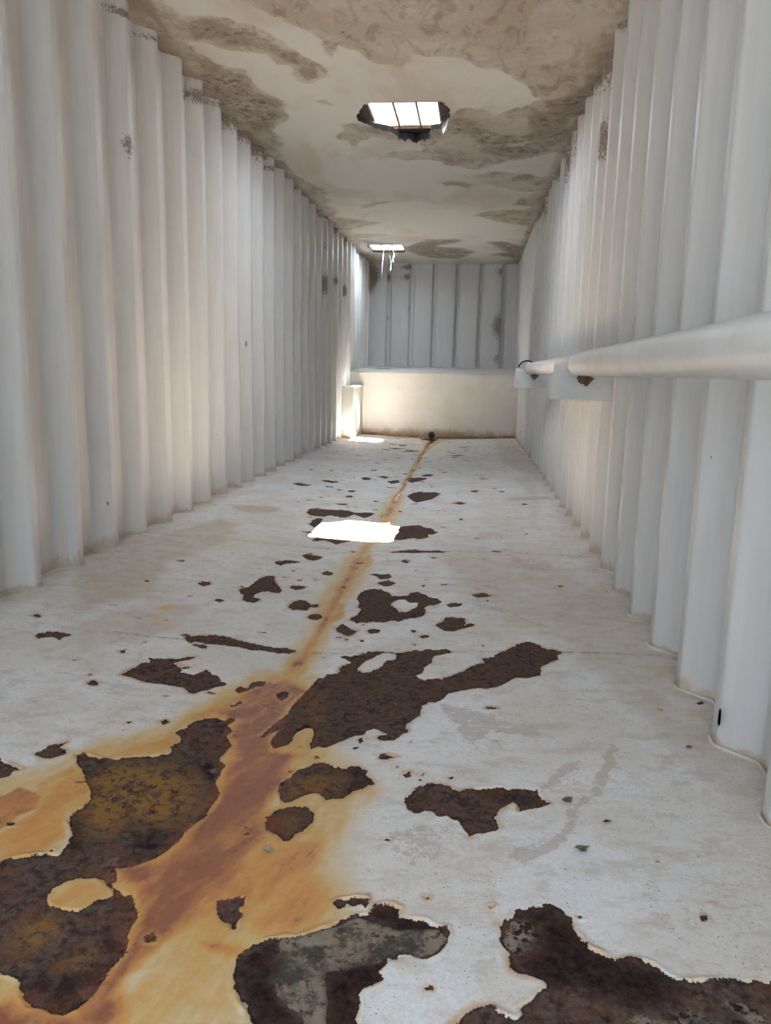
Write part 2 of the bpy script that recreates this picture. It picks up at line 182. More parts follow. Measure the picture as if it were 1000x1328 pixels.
STAIN = [
 [0.95,0.05,[[-0.642,2.384],[-0.589,2.411],[-0.512,2.336],[-0.54,2.185],[-0.547,2.028],[-0.517,1.936],[-0.448,1.898],[-0.45,1.738],[-0.438,1.618],[-0.43,1.403],[-0.464,1.304],[-0.519,1.203],[-0.553,1.098],[-0.53,1.007],[-0.712,0.922],[-0.774,1.013],[-0.692,1.012],[-0.611,1.011],[-0.588,1.069],[-0.577,1.15],[-0.608,1.268],[-0.664,1.338],[-0.714,1.391],[-0.625,1.422],[-0.584,1.655],[-0.618,1.819],[-0.637,1.944],[-0.673,2.096],[-0.742,2.12],[-0.706,2.242],[-0.696,2.337]]],
 [0.62,0.06,[[-0.523,1.936],[-0.405,1.902],[-0.464,1.834],[-0.47,1.736],[-0.358,1.517],[-0.297,1.523],[-0.265,1.443],[-0.235,1.325],[-0.245,1.259],[-0.267,1.227],[-0.316,1.217],[-0.375,1.217],[-0.433,1.306],[-0.479,1.302],[-0.471,1.425],[-0.488,1.597],[-0.489,1.772]]],
 [0.38,0.1,[[-0.668,2.48],[-0.5,2.469],[-0.35,1.95],[-0.211,1.722],[-0.247,1.587],[-0.241,1.499],[-0.201,1.306],[-0.237,1.22],[-0.324,1.192],[-0.345,1.118],[-0.313,0.969],[-0.734,0.918],[-0.803,1.057],[-0.702,1.076],[-0.51,1.299],[-0.733,1.9],[-0.957,1.784],[-1.024,1.769],[-0.966,1.869],[-0.859,1.988],[-0.787,2.252]]],
 [0.55,0.04,[[-1.024,1.769],[-0.952,1.796],[-0.885,1.887],[-0.832,2.007],[-0.755,2.158],[-0.683,2.248],[-0.67,2.123],[-0.729,2.082],[-0.808,2.038],[-0.808,1.976],[-0.777,1.912],[-0.792,1.853],[-0.888,1.821],[-0.966,1.782]]],
 [0.62,0.03,[[-1.011,1.584],[-1.022,1.69],[-0.995,1.735],[-0.943,1.707],[-0.899,1.652],[-0.88,1.595],[-0.9,1.541],[-0.862,1.472],[-0.874,1.412],[-0.915,1.377],[-0.992,1.335],[-1.093,1.485],[-0.993,1.445],[-0.976,1.525]]],
 [0.3,0.06,[[-1.14,1.645],[-1.089,1.714],[-1.014,1.771],[-0.878,1.63],[-0.826,1.422],[-0.9,1.354],[-0.977,1.313],[-1.172,1.602]]],
 [0.45,0.03,[[-0.81,1.286],[-0.783,1.327],[-0.742,1.344],[-0.691,1.326],[-0.671,1.301],[-0.702,1.266],[-0.737,1.243],[-0.782,1.251]]],
 [0.42,0.04,[[-0.703,1.342],[-0.691,1.396],[-0.646,1.353],[-0.649,1.305],[-0.676,1.311]]],
 [0.5,0.05,[[-0.814,1.073],[-0.763,1.082],[-0.7,1.026],[-0.653,1.015],[-0.605,1.024],[-0.574,0.943],[-0.734,0.918]]],
 [0.7,0.03,[[-0.458,1.199],[-0.415,1.203],[-0.364,1.179],[-0.386,1.158],[-0.437,1.182]]],
 [1.0,0.04,[[-0.525,1.433],[-0.515,1.563],[-0.493,1.613],[-0.462,1.538],[-0.471,1.425],[-0.464,1.327],[-0.487,1.324]]],
 [0.9,0.03,[[-0.666,2.193],[-0.651,2.271],[-0.604,2.313],[-0.554,2.242],[-0.561,2.17],[-0.604,2.147]]],
 [0.8,0.01,[[-1.09,1.567],[-1.064,1.621],[-0.998,1.595],[-0.981,1.54],[-1.002,1.504],[-1.005,1.465],[-1.057,1.432],[-1.132,1.541]]],
 [0.45,0.03,[[-0.605,2.427],[-0.627,2.657],[-0.565,2.698],[-0.536,2.459],[-0.555,2.352]]],
 [0.5,0.03,[[-0.597,3.108],[-0.589,3.288],[-0.569,3.337],[-0.533,3.291],[-0.517,3.113],[-0.542,3.028]]],
 [0.5,0.03,[[-0.61,3.709],[-0.623,4.095],[-0.584,4.25],[-0.539,4.252],[-0.519,4.035],[-0.54,3.774],[-0.553,3.598]]],
 [0.3,0.03,[[-1.322,3.021],[-1.277,3.08],[-1.213,3.077],[-1.245,3.001],[-1.303,2.992]]],
 [0.28,0.04,[[-1.278,2.887],[-1.227,2.922],[-1.228,2.861]]],
 [0.35,0.03,[[-0.753,11.711],[-0.616,11.821],[-0.319,12.235],[-0.22,12.227],[-0.438,11.551],[-0.539,10.819],[-0.555,9.969],[-0.634,10.576]]],
 [0.35,0.015,[[-0.312,1.551],[-0.258,1.498],[-0.257,1.444],[-0.3,1.494]]],
]
GROOVE = [
 [-0.58,2.402],
 [-0.584,2.512],
 [-0.581,2.689],
 [-0.58,2.89],
 [-0.58,3.109],
 [-0.584,3.36],
 [-0.591,3.741],
 [-0.601,4.155],
 [-0.598,4.555],
 [-0.579,4.957],
 [-0.585,5.524],
 [-0.597,6.349],
 [-0.598,7.287],
 [-0.608,8.755],
 [-0.614,10.268],
 [-0.616,11.821],
]
SCUFF = [
 [1.0,[[0.12,1.491],[0.138,1.533],[0.192,1.581],[0.24,1.63],[0.254,1.678],[0.299,1.749],[0.338,1.824],[0.351,1.882],[0.417,2.013],[0.442,2.038],[0.423,1.929],[0.363,1.808],[0.315,1.733],[0.277,1.649],[0.233,1.57],[0.178,1.51],[0.151,1.474]]],
 [1.0,[[0.21,1.795],[0.245,1.854],[0.291,1.918],[0.329,1.942],[0.32,1.91],[0.272,1.837],[0.227,1.769]]],
 [0.75,[[-0.062,2.28],[0.035,2.259],[0.15,2.159],[0.237,2.116],[0.274,2.047],[0.189,2.063],[0.102,2.056],[0.057,1.984],[0.014,2.049],[-0.034,2.171]]],
 [0.6,[[-0.17,1.549],[-0.088,1.616],[-0.015,1.577],[-0.012,1.493],[-0.084,1.447],[-0.145,1.481]]],
 [0.6,[[0.01,3.421],[0.135,3.332],[0.273,3.164],[0.386,3.011],[0.312,3.006],[0.197,3.202],[0.065,3.237]]],
 [0.6,[[0.056,4.98],[0.234,4.887],[0.224,4.611],[0.074,4.694]]],
 [0.6,[[0.247,4.289],[0.485,4.085],[0.458,3.828],[0.234,4.006]]],
]
TAN = [
 [0.9,[[-1.731,5.408],[-1.673,5.489],[-1.54,5.523],[-1.408,5.475],[-1.373,5.335],[-1.422,5.263],[-1.543,5.21],[-1.677,5.275]]],
 [0.9,[[0.291,6.274],[0.391,6.356],[0.548,6.423],[0.674,6.408],[0.741,6.32],[0.582,6.217],[0.331,6.151]]],
 [0.45,[[0.544,8.04],[0.635,7.559],[0.572,6.096],[0.476,5.204],[0.499,4.996],[0.447,5.097],[0.51,6.247],[0.485,7.56]]],
 [0.6,[[-1.929,3.505],[-1.986,4.142],[-1.802,4.379],[-1.679,4.938],[-1.504,4.794],[-1.416,4.267],[-1.553,3.764],[-1.424,3.225],[-1.522,3.005],[-1.564,2.822]]],
 [0.45,[[-1.528,2.754],[-1.401,3.042],[-1.152,3.119],[-1.145,2.753],[-1.336,2.528],[-1.369,2.456]]],
 [0.55,[[0.791,3.981],[0.812,3.21],[0.786,2.538],[0.791,2.095],[0.757,1.774],[0.706,1.837],[0.575,2.072],[0.444,2.646],[0.325,3.167]]],
 [0.5,[[0.65,2.737],[0.779,2.605],[0.772,2.24],[0.778,1.885],[0.708,1.641],[0.613,1.905],[0.53,2.269],[0.444,2.646]]],
 [0.5,[[0.36,12.04],[0.656,12.018],[0.718,8.883],[0.743,6.584],[0.62,7.559],[0.367,8.889]]],
 [0.4,[[-0.214,4.682],[0.42,4.297],[0.689,3.414],[0.655,2.902],[0.301,2.878],[-0.007,3.629]]],
]
TONE = [
 [0,1.0,0.05,[[-0.939,1.689],[-0.899,1.777],[-0.802,1.798],[-0.676,1.747],[-0.621,1.65],[-0.674,1.541],[-0.762,1.57],[-0.779,1.489],[-0.829,1.479],[-0.906,1.589]]],
 [0,0.9,0.03,[[-0.621,1.65],[-0.597,1.725],[-0.578,1.639],[-0.587,1.557],[-0.612,1.524],[-0.637,1.564]]],
 [0,0.9,0.03,[[-0.791,1.151],[-0.804,1.209],[-0.768,1.226],[-0.732,1.191],[-0.739,1.151],[-0.767,1.136]]],
 [0,0.7,0.03,[[-0.684,1.105],[-0.669,1.144],[-0.629,1.152],[-0.621,1.108],[-0.651,1.085]]],
 [0,0.6,0.02,[[-0.44,1.739],[-0.386,1.81],[-0.25,1.793],[-0.316,1.713],[-0.41,1.696]]],
 [0,0.5,0.02,[[-0.429,1.618],[-0.364,1.624],[-0.373,1.545]]],
 [0,0.5,0.04,[[-0.498,2.275],[-0.448,2.341],[-0.391,1.993],[-0.462,2.059]]],
 [1,1.0,0.012,[[-0.315,1.212],[-0.281,1.221],[-0.228,1.25],[-0.175,1.287],[-0.121,1.271],[-0.091,1.263],[-0.019,1.27],[-0.004,1.251],[-0.023,1.211],[-0.085,1.196],[-0.113,1.203],[-0.118,1.184],[-0.175,1.151],[-0.216,1.148],[-0.197,1.083],[-0.195,1.008],[-0.219,1.006],[-0.236,1.055],[-0.273,1.075],[-0.299,1.122],[-0.31,1.139],[-0.303,1.166]]],
 [0,0.8,0.01,[[-0.315,1.212],[-0.295,1.219],[-0.253,1.162],[-0.252,1.127],[-0.301,1.131],[-0.315,1.156]]],
 [1,0.8,0.015,[[0.092,1.26],[0.111,1.303],[0.154,1.302],[0.169,1.268],[0.149,1.232],[0.114,1.219],[0.094,1.241]]],
 [2,1.0,0.03,[[0.12,1.325],[0.188,1.353],[0.233,1.304],[0.271,1.23],[0.371,1.203],[0.408,1.173],[0.339,1.118],[0.255,1.134],[0.208,1.154],[0.169,1.15],[0.113,1.197],[0.164,1.248],[0.168,1.298]]],
 [1,0.55,0.06,[[0.162,1.074],[0.229,1.123],[0.289,1.114],[0.409,1.157],[0.536,1.169],[0.533,1.013],[0.141,0.974]]],
 [2,1.0,0.02,[[-0.377,1.132],[-0.361,1.194],[-0.315,1.212],[-0.301,1.131],[-0.273,1.075],[-0.226,1.037],[-0.306,1.029]]],
 [2,1.0,0.02,[[-0.216,1.148],[-0.111,1.184],[-0.11,1.14],[-0.148,1.103],[-0.134,1.014],[-0.183,1.009],[-0.197,1.083]]],
 [2,0.8,0.015,[[-0.156,1.315],[-0.104,1.326],[-0.019,1.27],[-0.091,1.263],[-0.122,1.276],[-0.153,1.289]]],
 [2,1.0,0.02,[[-0.698,1.394],[-0.711,1.459],[-0.688,1.53],[-0.625,1.536],[-0.624,1.463],[-0.646,1.411]]],
 [2,1.0,0.015,[[-0.706,1.841],[-0.644,1.834],[-0.621,1.829],[-0.616,1.751],[-0.648,1.753],[-0.682,1.805]]],
 [2,1.0,0.02,[[-0.725,2.07],[-0.684,2.093],[-0.654,1.999],[-0.676,1.994]]],
 [2,1.0,0.015,[[-0.491,2.057],[-0.45,2.111],[-0.428,2.062],[-0.449,2.0]]],
 [2,1.0,0.015,[[-0.594,2.298],[-0.563,2.307],[-0.549,2.199],[-0.567,2.169]]],
 [2,1.0,0.03,[[-0.714,1.048],[-0.734,1.07],[-0.69,1.078],[-0.627,1.107],[-0.623,1.202],[-0.649,1.305],[-0.621,1.288],[-0.594,1.186],[-0.593,1.094],[-0.607,1.027],[-0.672,1.024]]],
 [2,0.7,0.03,[[-0.892,1.527],[-0.865,1.565],[-0.802,1.427],[-0.821,1.396]]],
 [2,0.6,0.03,[[0.065,1.764],[0.151,1.771],[0.206,1.741],[0.149,1.719],[0.103,1.732]]],
 [2,0.7,0.02,[[-0.3,1.848],[-0.243,1.852],[-0.226,1.766],[-0.278,1.717]]],
]
SEAM = [
 [[-1.34,2.697],[-1.208,2.681],[-1.03,2.696]],
 [[-0.628,2.665],[-0.425,2.676],[-0.11,2.714],[0.119,2.739],[0.361,2.748],[0.515,2.751],[0.692,2.74],[0.779,2.707]],
 [[-0.774,4.254],[-0.472,4.372],[-0.197,4.365],[0.25,4.366],[0.674,4.272]],
 [[-1.406,4.356],[-1.191,4.352],[-0.79,4.338]],
]
CSTAIN = [
 [0.8,[[-1.756,4.543],[-1.665,4.483],[-1.521,4.51],[-1.333,4.695],[-1.177,4.993],[-1.058,5.238],[-1.03,5.434],[-1.177,5.566],[-1.268,5.491],[-1.307,5.225],[-1.418,4.991],[-1.628,4.889],[-1.769,4.752]]],
 [0.75,[[-1.883,5.012],[-1.755,5.114],[-1.646,5.245],[-1.519,5.343],[-1.517,5.622],[-1.466,5.855],[-1.52,6.191],[-1.769,6.668],[-1.93,6.769],[-1.94,6.266],[-1.979,5.752],[-2.011,5.385]]],
 [0.9,[[-1.91,3.99],[-1.939,4.305],[-1.927,4.681],[-1.952,5.191],[-1.825,4.9],[-1.781,4.494],[-1.64,4.007]]],
 [0.5,[[-1.258,4.032],[-1.357,4.341],[-1.198,4.529],[-0.977,4.948],[-0.982,5.18],[-0.883,4.953],[-0.547,5.353],[-0.431,5.137],[-0.195,5.197],[0.048,5.358],[0.257,5.566],[0.396,6.018],[0.703,6.283],[0.777,4.474],[0.821,4.169]]],
 [0.5,[[-1.127,6.354],[-0.992,6.271],[-0.884,6.363],[-0.714,6.603],[-0.554,6.817],[-0.435,6.534],[-0.24,6.174],[-0.204,6.073],[-0.046,6.08],[0.094,6.258],[0.182,6.157],[0.381,5.845],[0.58,5.736],[0.76,5.577],[0.742,6.319],[0.724,7.125],[0.513,7.405],[0.248,7.604],[0.023,7.762],[-0.267,7.7],[-0.517,7.479],[-1.01,7.414],[-0.772,7.172],[-0.523,7.132],[-0.562,6.921],[-0.735,6.81],[-0.943,6.803],[-1.149,7.113],[-1.189,6.709]]],
 [0.75,[[-0.323,6.205],[-0.044,6.36],[0.206,6.677],[0.452,6.686],[0.651,6.316],[0.719,6.318],[0.713,7.034],[0.558,7.308],[0.299,7.501],[-0.038,7.291],[-0.142,6.746],[-0.291,6.659]]],
 [0.95,[[0.243,6.445],[0.328,6.302],[0.514,6.104],[0.602,5.916],[0.687,5.628],[0.76,5.577],[0.721,5.861],[0.706,6.39],[0.592,6.856],[0.315,6.846],[0.351,6.642]]],
 [0.9,[[0.389,5.938],[0.587,5.795],[0.657,5.389],[0.763,5.044],[0.875,5.278],[0.874,6.29],[0.551,6.457]]],
 [0.7,[[-0.44,8.291],[-0.34,8.142],[-0.156,8.195],[-0.031,8.402],[-0.127,8.589],[-0.352,8.491]]],
 [0.45,[[-0.153,7.929],[0.084,7.876],[0.262,7.915],[0.508,8.061],[0.783,8.127],[0.77,8.575],[0.498,8.78],[0.298,8.707],[0.096,8.431]]],
 [0.5,[[-1.484,9.47],[-1.223,9.173],[-0.935,9.143],[-1.135,9.336],[-1.46,9.557]]],
 [0.6,[[-1.862,10.114],[-1.592,10.173],[-1.262,10.415],[-1.468,10.739],[-1.782,10.855],[-1.872,10.633]]],
 [0.5,[[-1.993,11.589],[-1.618,11.205],[-1.279,11.322],[-1.633,11.634]]],
 [0.65,[[-0.097,10.013],[0.125,9.737],[0.339,9.614],[0.717,9.827],[0.726,10.402],[0.631,10.717],[0.38,10.507],[0.136,10.244]]],
 [0.75,[[-1.182,12.707],[-1.035,12.109],[-0.733,11.773],[-0.278,11.632],[-0.19,11.814],[-0.473,12.151],[-0.625,12.386],[-0.197,12.553],[-0.052,12.986],[-0.313,13.681],[-0.893,13.634]]],
 [0.8,[[0.082,11.942],[0.26,11.803],[0.445,11.933],[0.739,12.289],[0.754,13.634],[0.522,13.644],[0.197,13.042],[0.44,12.904]]],
 [0.5,[[0.327,9.344],[0.451,9.076],[0.641,8.927],[0.792,8.784],[0.788,9.079],[0.685,9.445],[0.475,9.478]]],
 [0.4,[[-1.279,5.911],[-1.156,5.868],[-1.063,5.986],[-1.187,6.031]]],
 [0.5,[[-2.117,11.092],[-1.713,11.714],[-1.176,12.113],[-1.672,12.27],[-2.062,11.722]]],
]
RAG = [
 [-0.843,5.931],
 [-0.892,5.994],
 [-0.963,6.196],
 [-0.976,6.323],
 [-0.859,6.498],
 [-0.783,6.541],
 [-0.727,6.603],
 [-0.671,6.749],
 [-0.602,6.772],
 [-0.556,6.838],
 [-0.498,6.755],
 [-0.439,6.715],
 [-0.411,6.555],
 [-0.335,6.518],
 [-0.3,6.387],
 [-0.255,6.261],
 [-0.26,6.071],
 [-0.306,5.938],
 [-0.339,5.929],
]

# ---------------------------------------------------------------- dimensions of the tank
XL, XR = -1.9227, 0.7102          # crests of the corrugated side walls
DEP = 0.088                       # corrugation depth
XC, HW, VD = -0.605, 1.315, 0.05  # floor falls to a groove in the middle
ZC, ZR = 2.918, 2.963              # ceiling sheet and roof plate
Y0, Y1 = -0.95, 14.25
YF = 12.275                       # face of the raised ledge
def floor_z(x):
    return -VD * np.maximum(0, 1 - np.abs(x - XC) / HW)
rng = np.random.default_rng(5)

# ---------------------------------------------------------------- numpy helpers
def hash2(ix, iy, s):
    h = (ix * 374761393 + iy * 668265263 + s * 1442695041) & 0x7fffffff
    h = ((h ^ (h >> 13)) * 1274126177) & 0x7fffffff
    return ((h ^ (h >> 16)) & 0xffff) / 65535.0
def vnoise(x, y, freq, s=0):
    x = x * freq; y = y * freq
    ix = np.floor(x).astype(np.int64); iy = np.floor(y).astype(np.int64)
    fx = x - ix; fy = y - iy
    fx = fx * fx * (3 - 2 * fx); fy = fy * fy * (3 - 2 * fy)
    a = hash2(ix, iy, s); b = hash2(ix + 1, iy, s); c = hash2(ix, iy + 1, s); d = hash2(ix + 1, iy + 1, s)
    return (a + (b - a) * fx) * (1 - fy) + (c + (d - c) * fx) * fy - 0.5
def fbm(x, y, f, s=0, o=4):
    r = 0; a = 1.0
    for i in range(o):
        r = r + a * vnoise(x, y, f, s + i * 17); f *= 2.03; a *= 0.5
    return r
def sdpoly(px, py, poly):
    """signed distance, positive inside"""
    P = np.asarray(poly, float); Q = np.roll(P, -1, 0)
    d2 = np.full(px.shape, 1e9); ins = np.zeros(px.shape, bool)
    for (x0, y0), (x1, y1) in zip(P, Q):
        ex, ey = x1 - x0, y1 - y0; wx, wy = px - x0, py - y0
        L = ex * ex + ey * ey
        if L < 1e-12: continue
        t = np.clip((wx * ex + wy * ey) / L, 0, 1)
        dx = wx - ex * t; dy = wy - ey * t
        d2 = np.minimum(d2, dx * dx + dy * dy)
        c = (y0 > py) != (y1 > py)
        if abs(ey) > 1e-12:
            ins ^= c & (px < ex * (py - y0) / ey + x0)
    d = np.sqrt(d2)
    return np.where(ins, d, -d)
def sdline(px, py, pts):
    d2 = np.full(px.shape, 1e9)
    for (x0, y0), (x1, y1) in zip(pts[:-1], pts[1:]):
        ex, ey = x1 - x0, y1 - y0; wx, wy = px - x0, py - y0
        t = np.clip((wx * ex + wy * ey) / max(ex * ex + ey * ey, 1e-12), 0, 1)
        dx = wx - ex * t; dy = wy - ey * t
        d2 = np.minimum(d2, dx * dx + dy * dy)
    return np.sqrt(d2)
def boxsel(px, py, poly, pad):
    P = np.asarray(poly, float)
    return np.nonzero((px > P[:, 0].min() - pad) & (px < P[:, 0].max() + pad) & (py > P[:, 1].min() - pad) & (py < P[:, 1].max() + pad))[0]
def sstep(a, b, x):
    t = np.clip((x - a) / (b - a), 0, 1); return t * t * (3 - 2 * t)

def mesh_from(name, co, faces, smooth=True):
    me = bpy.data.meshes.new(name)
    co = np.asarray(co, np.float32)
    me.vertices.add(len(co)); me.vertices.foreach_set('co', co.ravel())
    faces = np.asarray(faces, np.int32); n = faces.shape[1]
    me.loops.add(faces.size); me.loops.foreach_set('vertex_index', faces.ravel())
    me.polygons.add(len(faces))
    me.polygons.foreach_set('loop_start', np.arange(0, faces.size, n, dtype=np.int32))
    try: me.polygons.foreach_set('loop_total', np.full(len(faces), n, np.int32))
    except Exception: pass
    me.update(calc_edges=True); me.validate()
    me.polygons.foreach_set('use_smooth', np.full(len(me.polygons), smooth, bool))
    return me
def grid_faces(nr, nc):
    i = np.arange(nr - 1)[:, None] * nc + np.arange(nc - 1)[None, :]
    i = i.ravel()
    return np.stack([i, i + 1, i + 1 + nc, i + nc], 1)
def attr(me, name, arr):
    a = me.attributes.new(name, 'FLOAT_COLOR', 'POINT')
    a.data.foreach_set('color', np.ascontiguousarray(arr, np.float32).ravel())

def link(name, me, mats, parent=None, label=None, cat=None, group=None, kind=None):
    o = bpy.data.objects.new(name, me); COL.objects.link(o)
    if me is not None:
        for mm in (mats if isinstance(mats, (list, tuple)) else [mats]):
            if mm and mm.name not in [x.name for x in me.materials]: me.materials.append(mm)
    if parent: o.parent = parent
    if label: o['label'] = label
    if cat: o['category'] = cat
    if group: o['group'] = group
    if kind: o['kind'] = kind
    return o
def bm_obj(name, bm, mats, smooth=False, bevel=0, **kw):
    if bevel:
        bmesh.ops.bevel(bm, geom=[e for e in bm.edges if len(e.link_faces) == 2 and e.calc_face_angle(0) > 0.6],
                        offset=bevel, segments=2, profile=0.6, affect='EDGES', clamp_overlap=True)
    bmesh.ops.recalc_face_normals(bm, faces=bm.faces[:])
    me = bpy.data.meshes.new(name); bm.to_mesh(me); bm.free()
    if smooth:
        for p in me.polygons: p.use_smooth = True
    o = link(name, me, mats, **kw)
    return o
def add_box(bm, x0, x1, y0, y1, z0, z1):
    v = [bm.verts.new(c) for c in ((x0, y0, z0), (x1, y0, z0), (x1, y1, z0), (x0, y1, z0), (x0, y0, z1), (x1, y0, z1), (x1, y1, z1), (x0, y1, z1))]
    for f in ((0, 3, 2, 1), (4, 5, 6, 7), (0, 1, 5, 4), (1, 2, 6, 5), (2, 3, 7, 6), (3, 0, 4, 7)):
        bm.faces.new([v[i] for i in f])
    return v
def sweep(bm, pts, r, n=8, cap=True):
    """tube along pts; r a number or list"""
    pts = [Vector(p) for p in pts]; rings = []
    up = None
    for i, p in enumerate(pts):
        t = (pts[min(i + 1, len(pts) - 1)] - pts[max(i - 1, 0)]).normalized()
        if up is None or abs(up.dot(t)) > 0.95: up = Vector((0, 0, 1)) if abs(t.z) < 0.9 else Vector((1, 0, 0))
        s = t.cross(up).normalized(); u = s.cross(t).normalized(); up = u
        rr = r[i] if isinstance(r, (list, tuple)) else r
        rings.append([bm.verts.new(p + rr * (math.cos(a) * s + math.sin(a) * u)) for a in [2 * math.pi * k / n for k in range(n)]])
    for a, b in zip(rings[:-1], rings[1:]):
        for k in range(n): bm.faces.new((a[k], a[(k + 1) % n], b[(k + 1) % n], b[k]))
    if cap: bm.faces.new(rings[0]); bm.faces.new(rings[-1][::-1])
    return rings

# ---------------------------------------------------------------- node helper
class NT:
    def __init__(s, name):
        s.m = bpy.data.materials.new(name); s.m.use_nodes = True; s.t = s.m.node_tree; s.t.nodes.clear()
        s.out = s.n('ShaderNodeOutputMaterial'); s.b = s.n('ShaderNodeBsdfPrincipled')
        s.t.links.new(s.b.outputs[0], s.out.inputs[0])
    def n(s, k): return s.t.nodes.new(k)
    def put(s, sock, v):
        if isinstance(v, bpy.types.NodeSocket): s.t.links.new(v, sock)
        elif v is not None:
            if isinstance(v, tuple) and len(v) == 3 and sock.type == 'RGBA': v = v + (1,)
            sock.default_value = v
    def math(s, op, a, b=None, c=None, clamp=False):
        n = s.n('ShaderNodeMath'); n.operation = op; n.use_clamp = clamp
        s.put(n.inputs[0], a)
        if b is not None: s.put(n.inputs[1], b)
        if c is not None: s.put(n.inputs[2], c)
        return n.outputs[0]
    def mix(s, f, a, b):
        n = s.n('ShaderNodeMix'); n.data_type = 'RGBA'
        s.put(n.inputs[0], f); s.put(n.inputs[6], a); s.put(n.inputs[7], b); return n.outputs[2]
    def mixf(s, f, a, b):
        n = s.n('ShaderNodeMix'); n.data_type = 'FLOAT'
        s.put(n.inputs[0], f); s.put(n.inputs[2], a); s.put(n.inputs[3], b); return n.outputs[0]
    def ramp(s, v, lo, hi, a=0., b=1.):
        n = s.n('ShaderNodeMapRange'); n.interpolation_type = 'SMOOTHSTEP'
        s.put(n.inputs[0], v); s.put(n.inputs[1], lo); s.put(n.inputs[2], hi); s.put(n.inputs[3], a); s.put(n.inputs[4], b)
        return n.outputs[0]
    def cramp(s, v, stops):
        n = s.n('ShaderNodeValToRGB'); s.put(n.inputs[0], v); e = n.color_ramp.elements
        while len(e) < len(stops): e.new(0.5)
        for i, (p, c) in enumerate(stops): e[i].position = p; e[i].color = c + (1,)
        return n.outputs[0]
    def pos(s):
        if not hasattr(s, '_p'): s._p = s.n('ShaderNodeNewGeometry').outputs['Position']
        return s._p
    def scaled(s, v):
        n = s.n('ShaderNodeVectorMath'); n.operation = 'MULTIPLY'; s.put(n.inputs[0], s.pos()); n.inputs[1].default_value = v; return n.outputs[0]
    def noise(s, scale, detail=4, rough=0.55, vec=None, dist=0.):
        n = s.n('ShaderNodeTexNoise'); s.put(n.inputs['Vector'], vec if vec is not None else s.pos())
        n.inputs['Scale'].default_value = scale; n.inputs['Detail'].default_value = detail
        n.inputs['Roughness'].default_value = rough; n.inputs['Distortion'].default_value = dist
        return n.outputs['Fac']
    def voro(s, scale, vec=None):
        n = s.n('ShaderNodeTexVoronoi'); s.put(n.inputs['Vector'], vec if vec is not None else s.pos()); n.inputs['Scale'].default_value = scale
        return n
    def attr(s, name):
        a = s.n('ShaderNodeAttribute'); a.attribute_name = name
        sp_ = s.n('ShaderNodeSeparateColor'); s.t.links.new(a.outputs['Color'], sp_.inputs[0])
        return sp_.outputs[0], sp_.outputs[1], sp_.outputs[2], a.outputs['Alpha']
    def bump(s, h, dist, strength=1.0, normal=None):
        n = s.n('ShaderNodeBump'); s.put(n.inputs['Height'], h); n.inputs['Distance'].default_value = dist; n.inputs['Strength'].default_value = strength
        if normal is not None: s.put(n.inputs['Normal'], normal)
        return n.outputs[0]
    def set(s, color=None, rough=None, normal=None, spec=None, metal=None):
        s.put(s.b.inputs['Base Color'], color); s.put(s.b.inputs['Roughness'], rough); s.put(s.b.inputs['Normal'], normal)
        s.put(s.b.inputs['Specular IOR Level'], spec); s.put(s.b.inputs['Metallic'], metal)
        return s.m

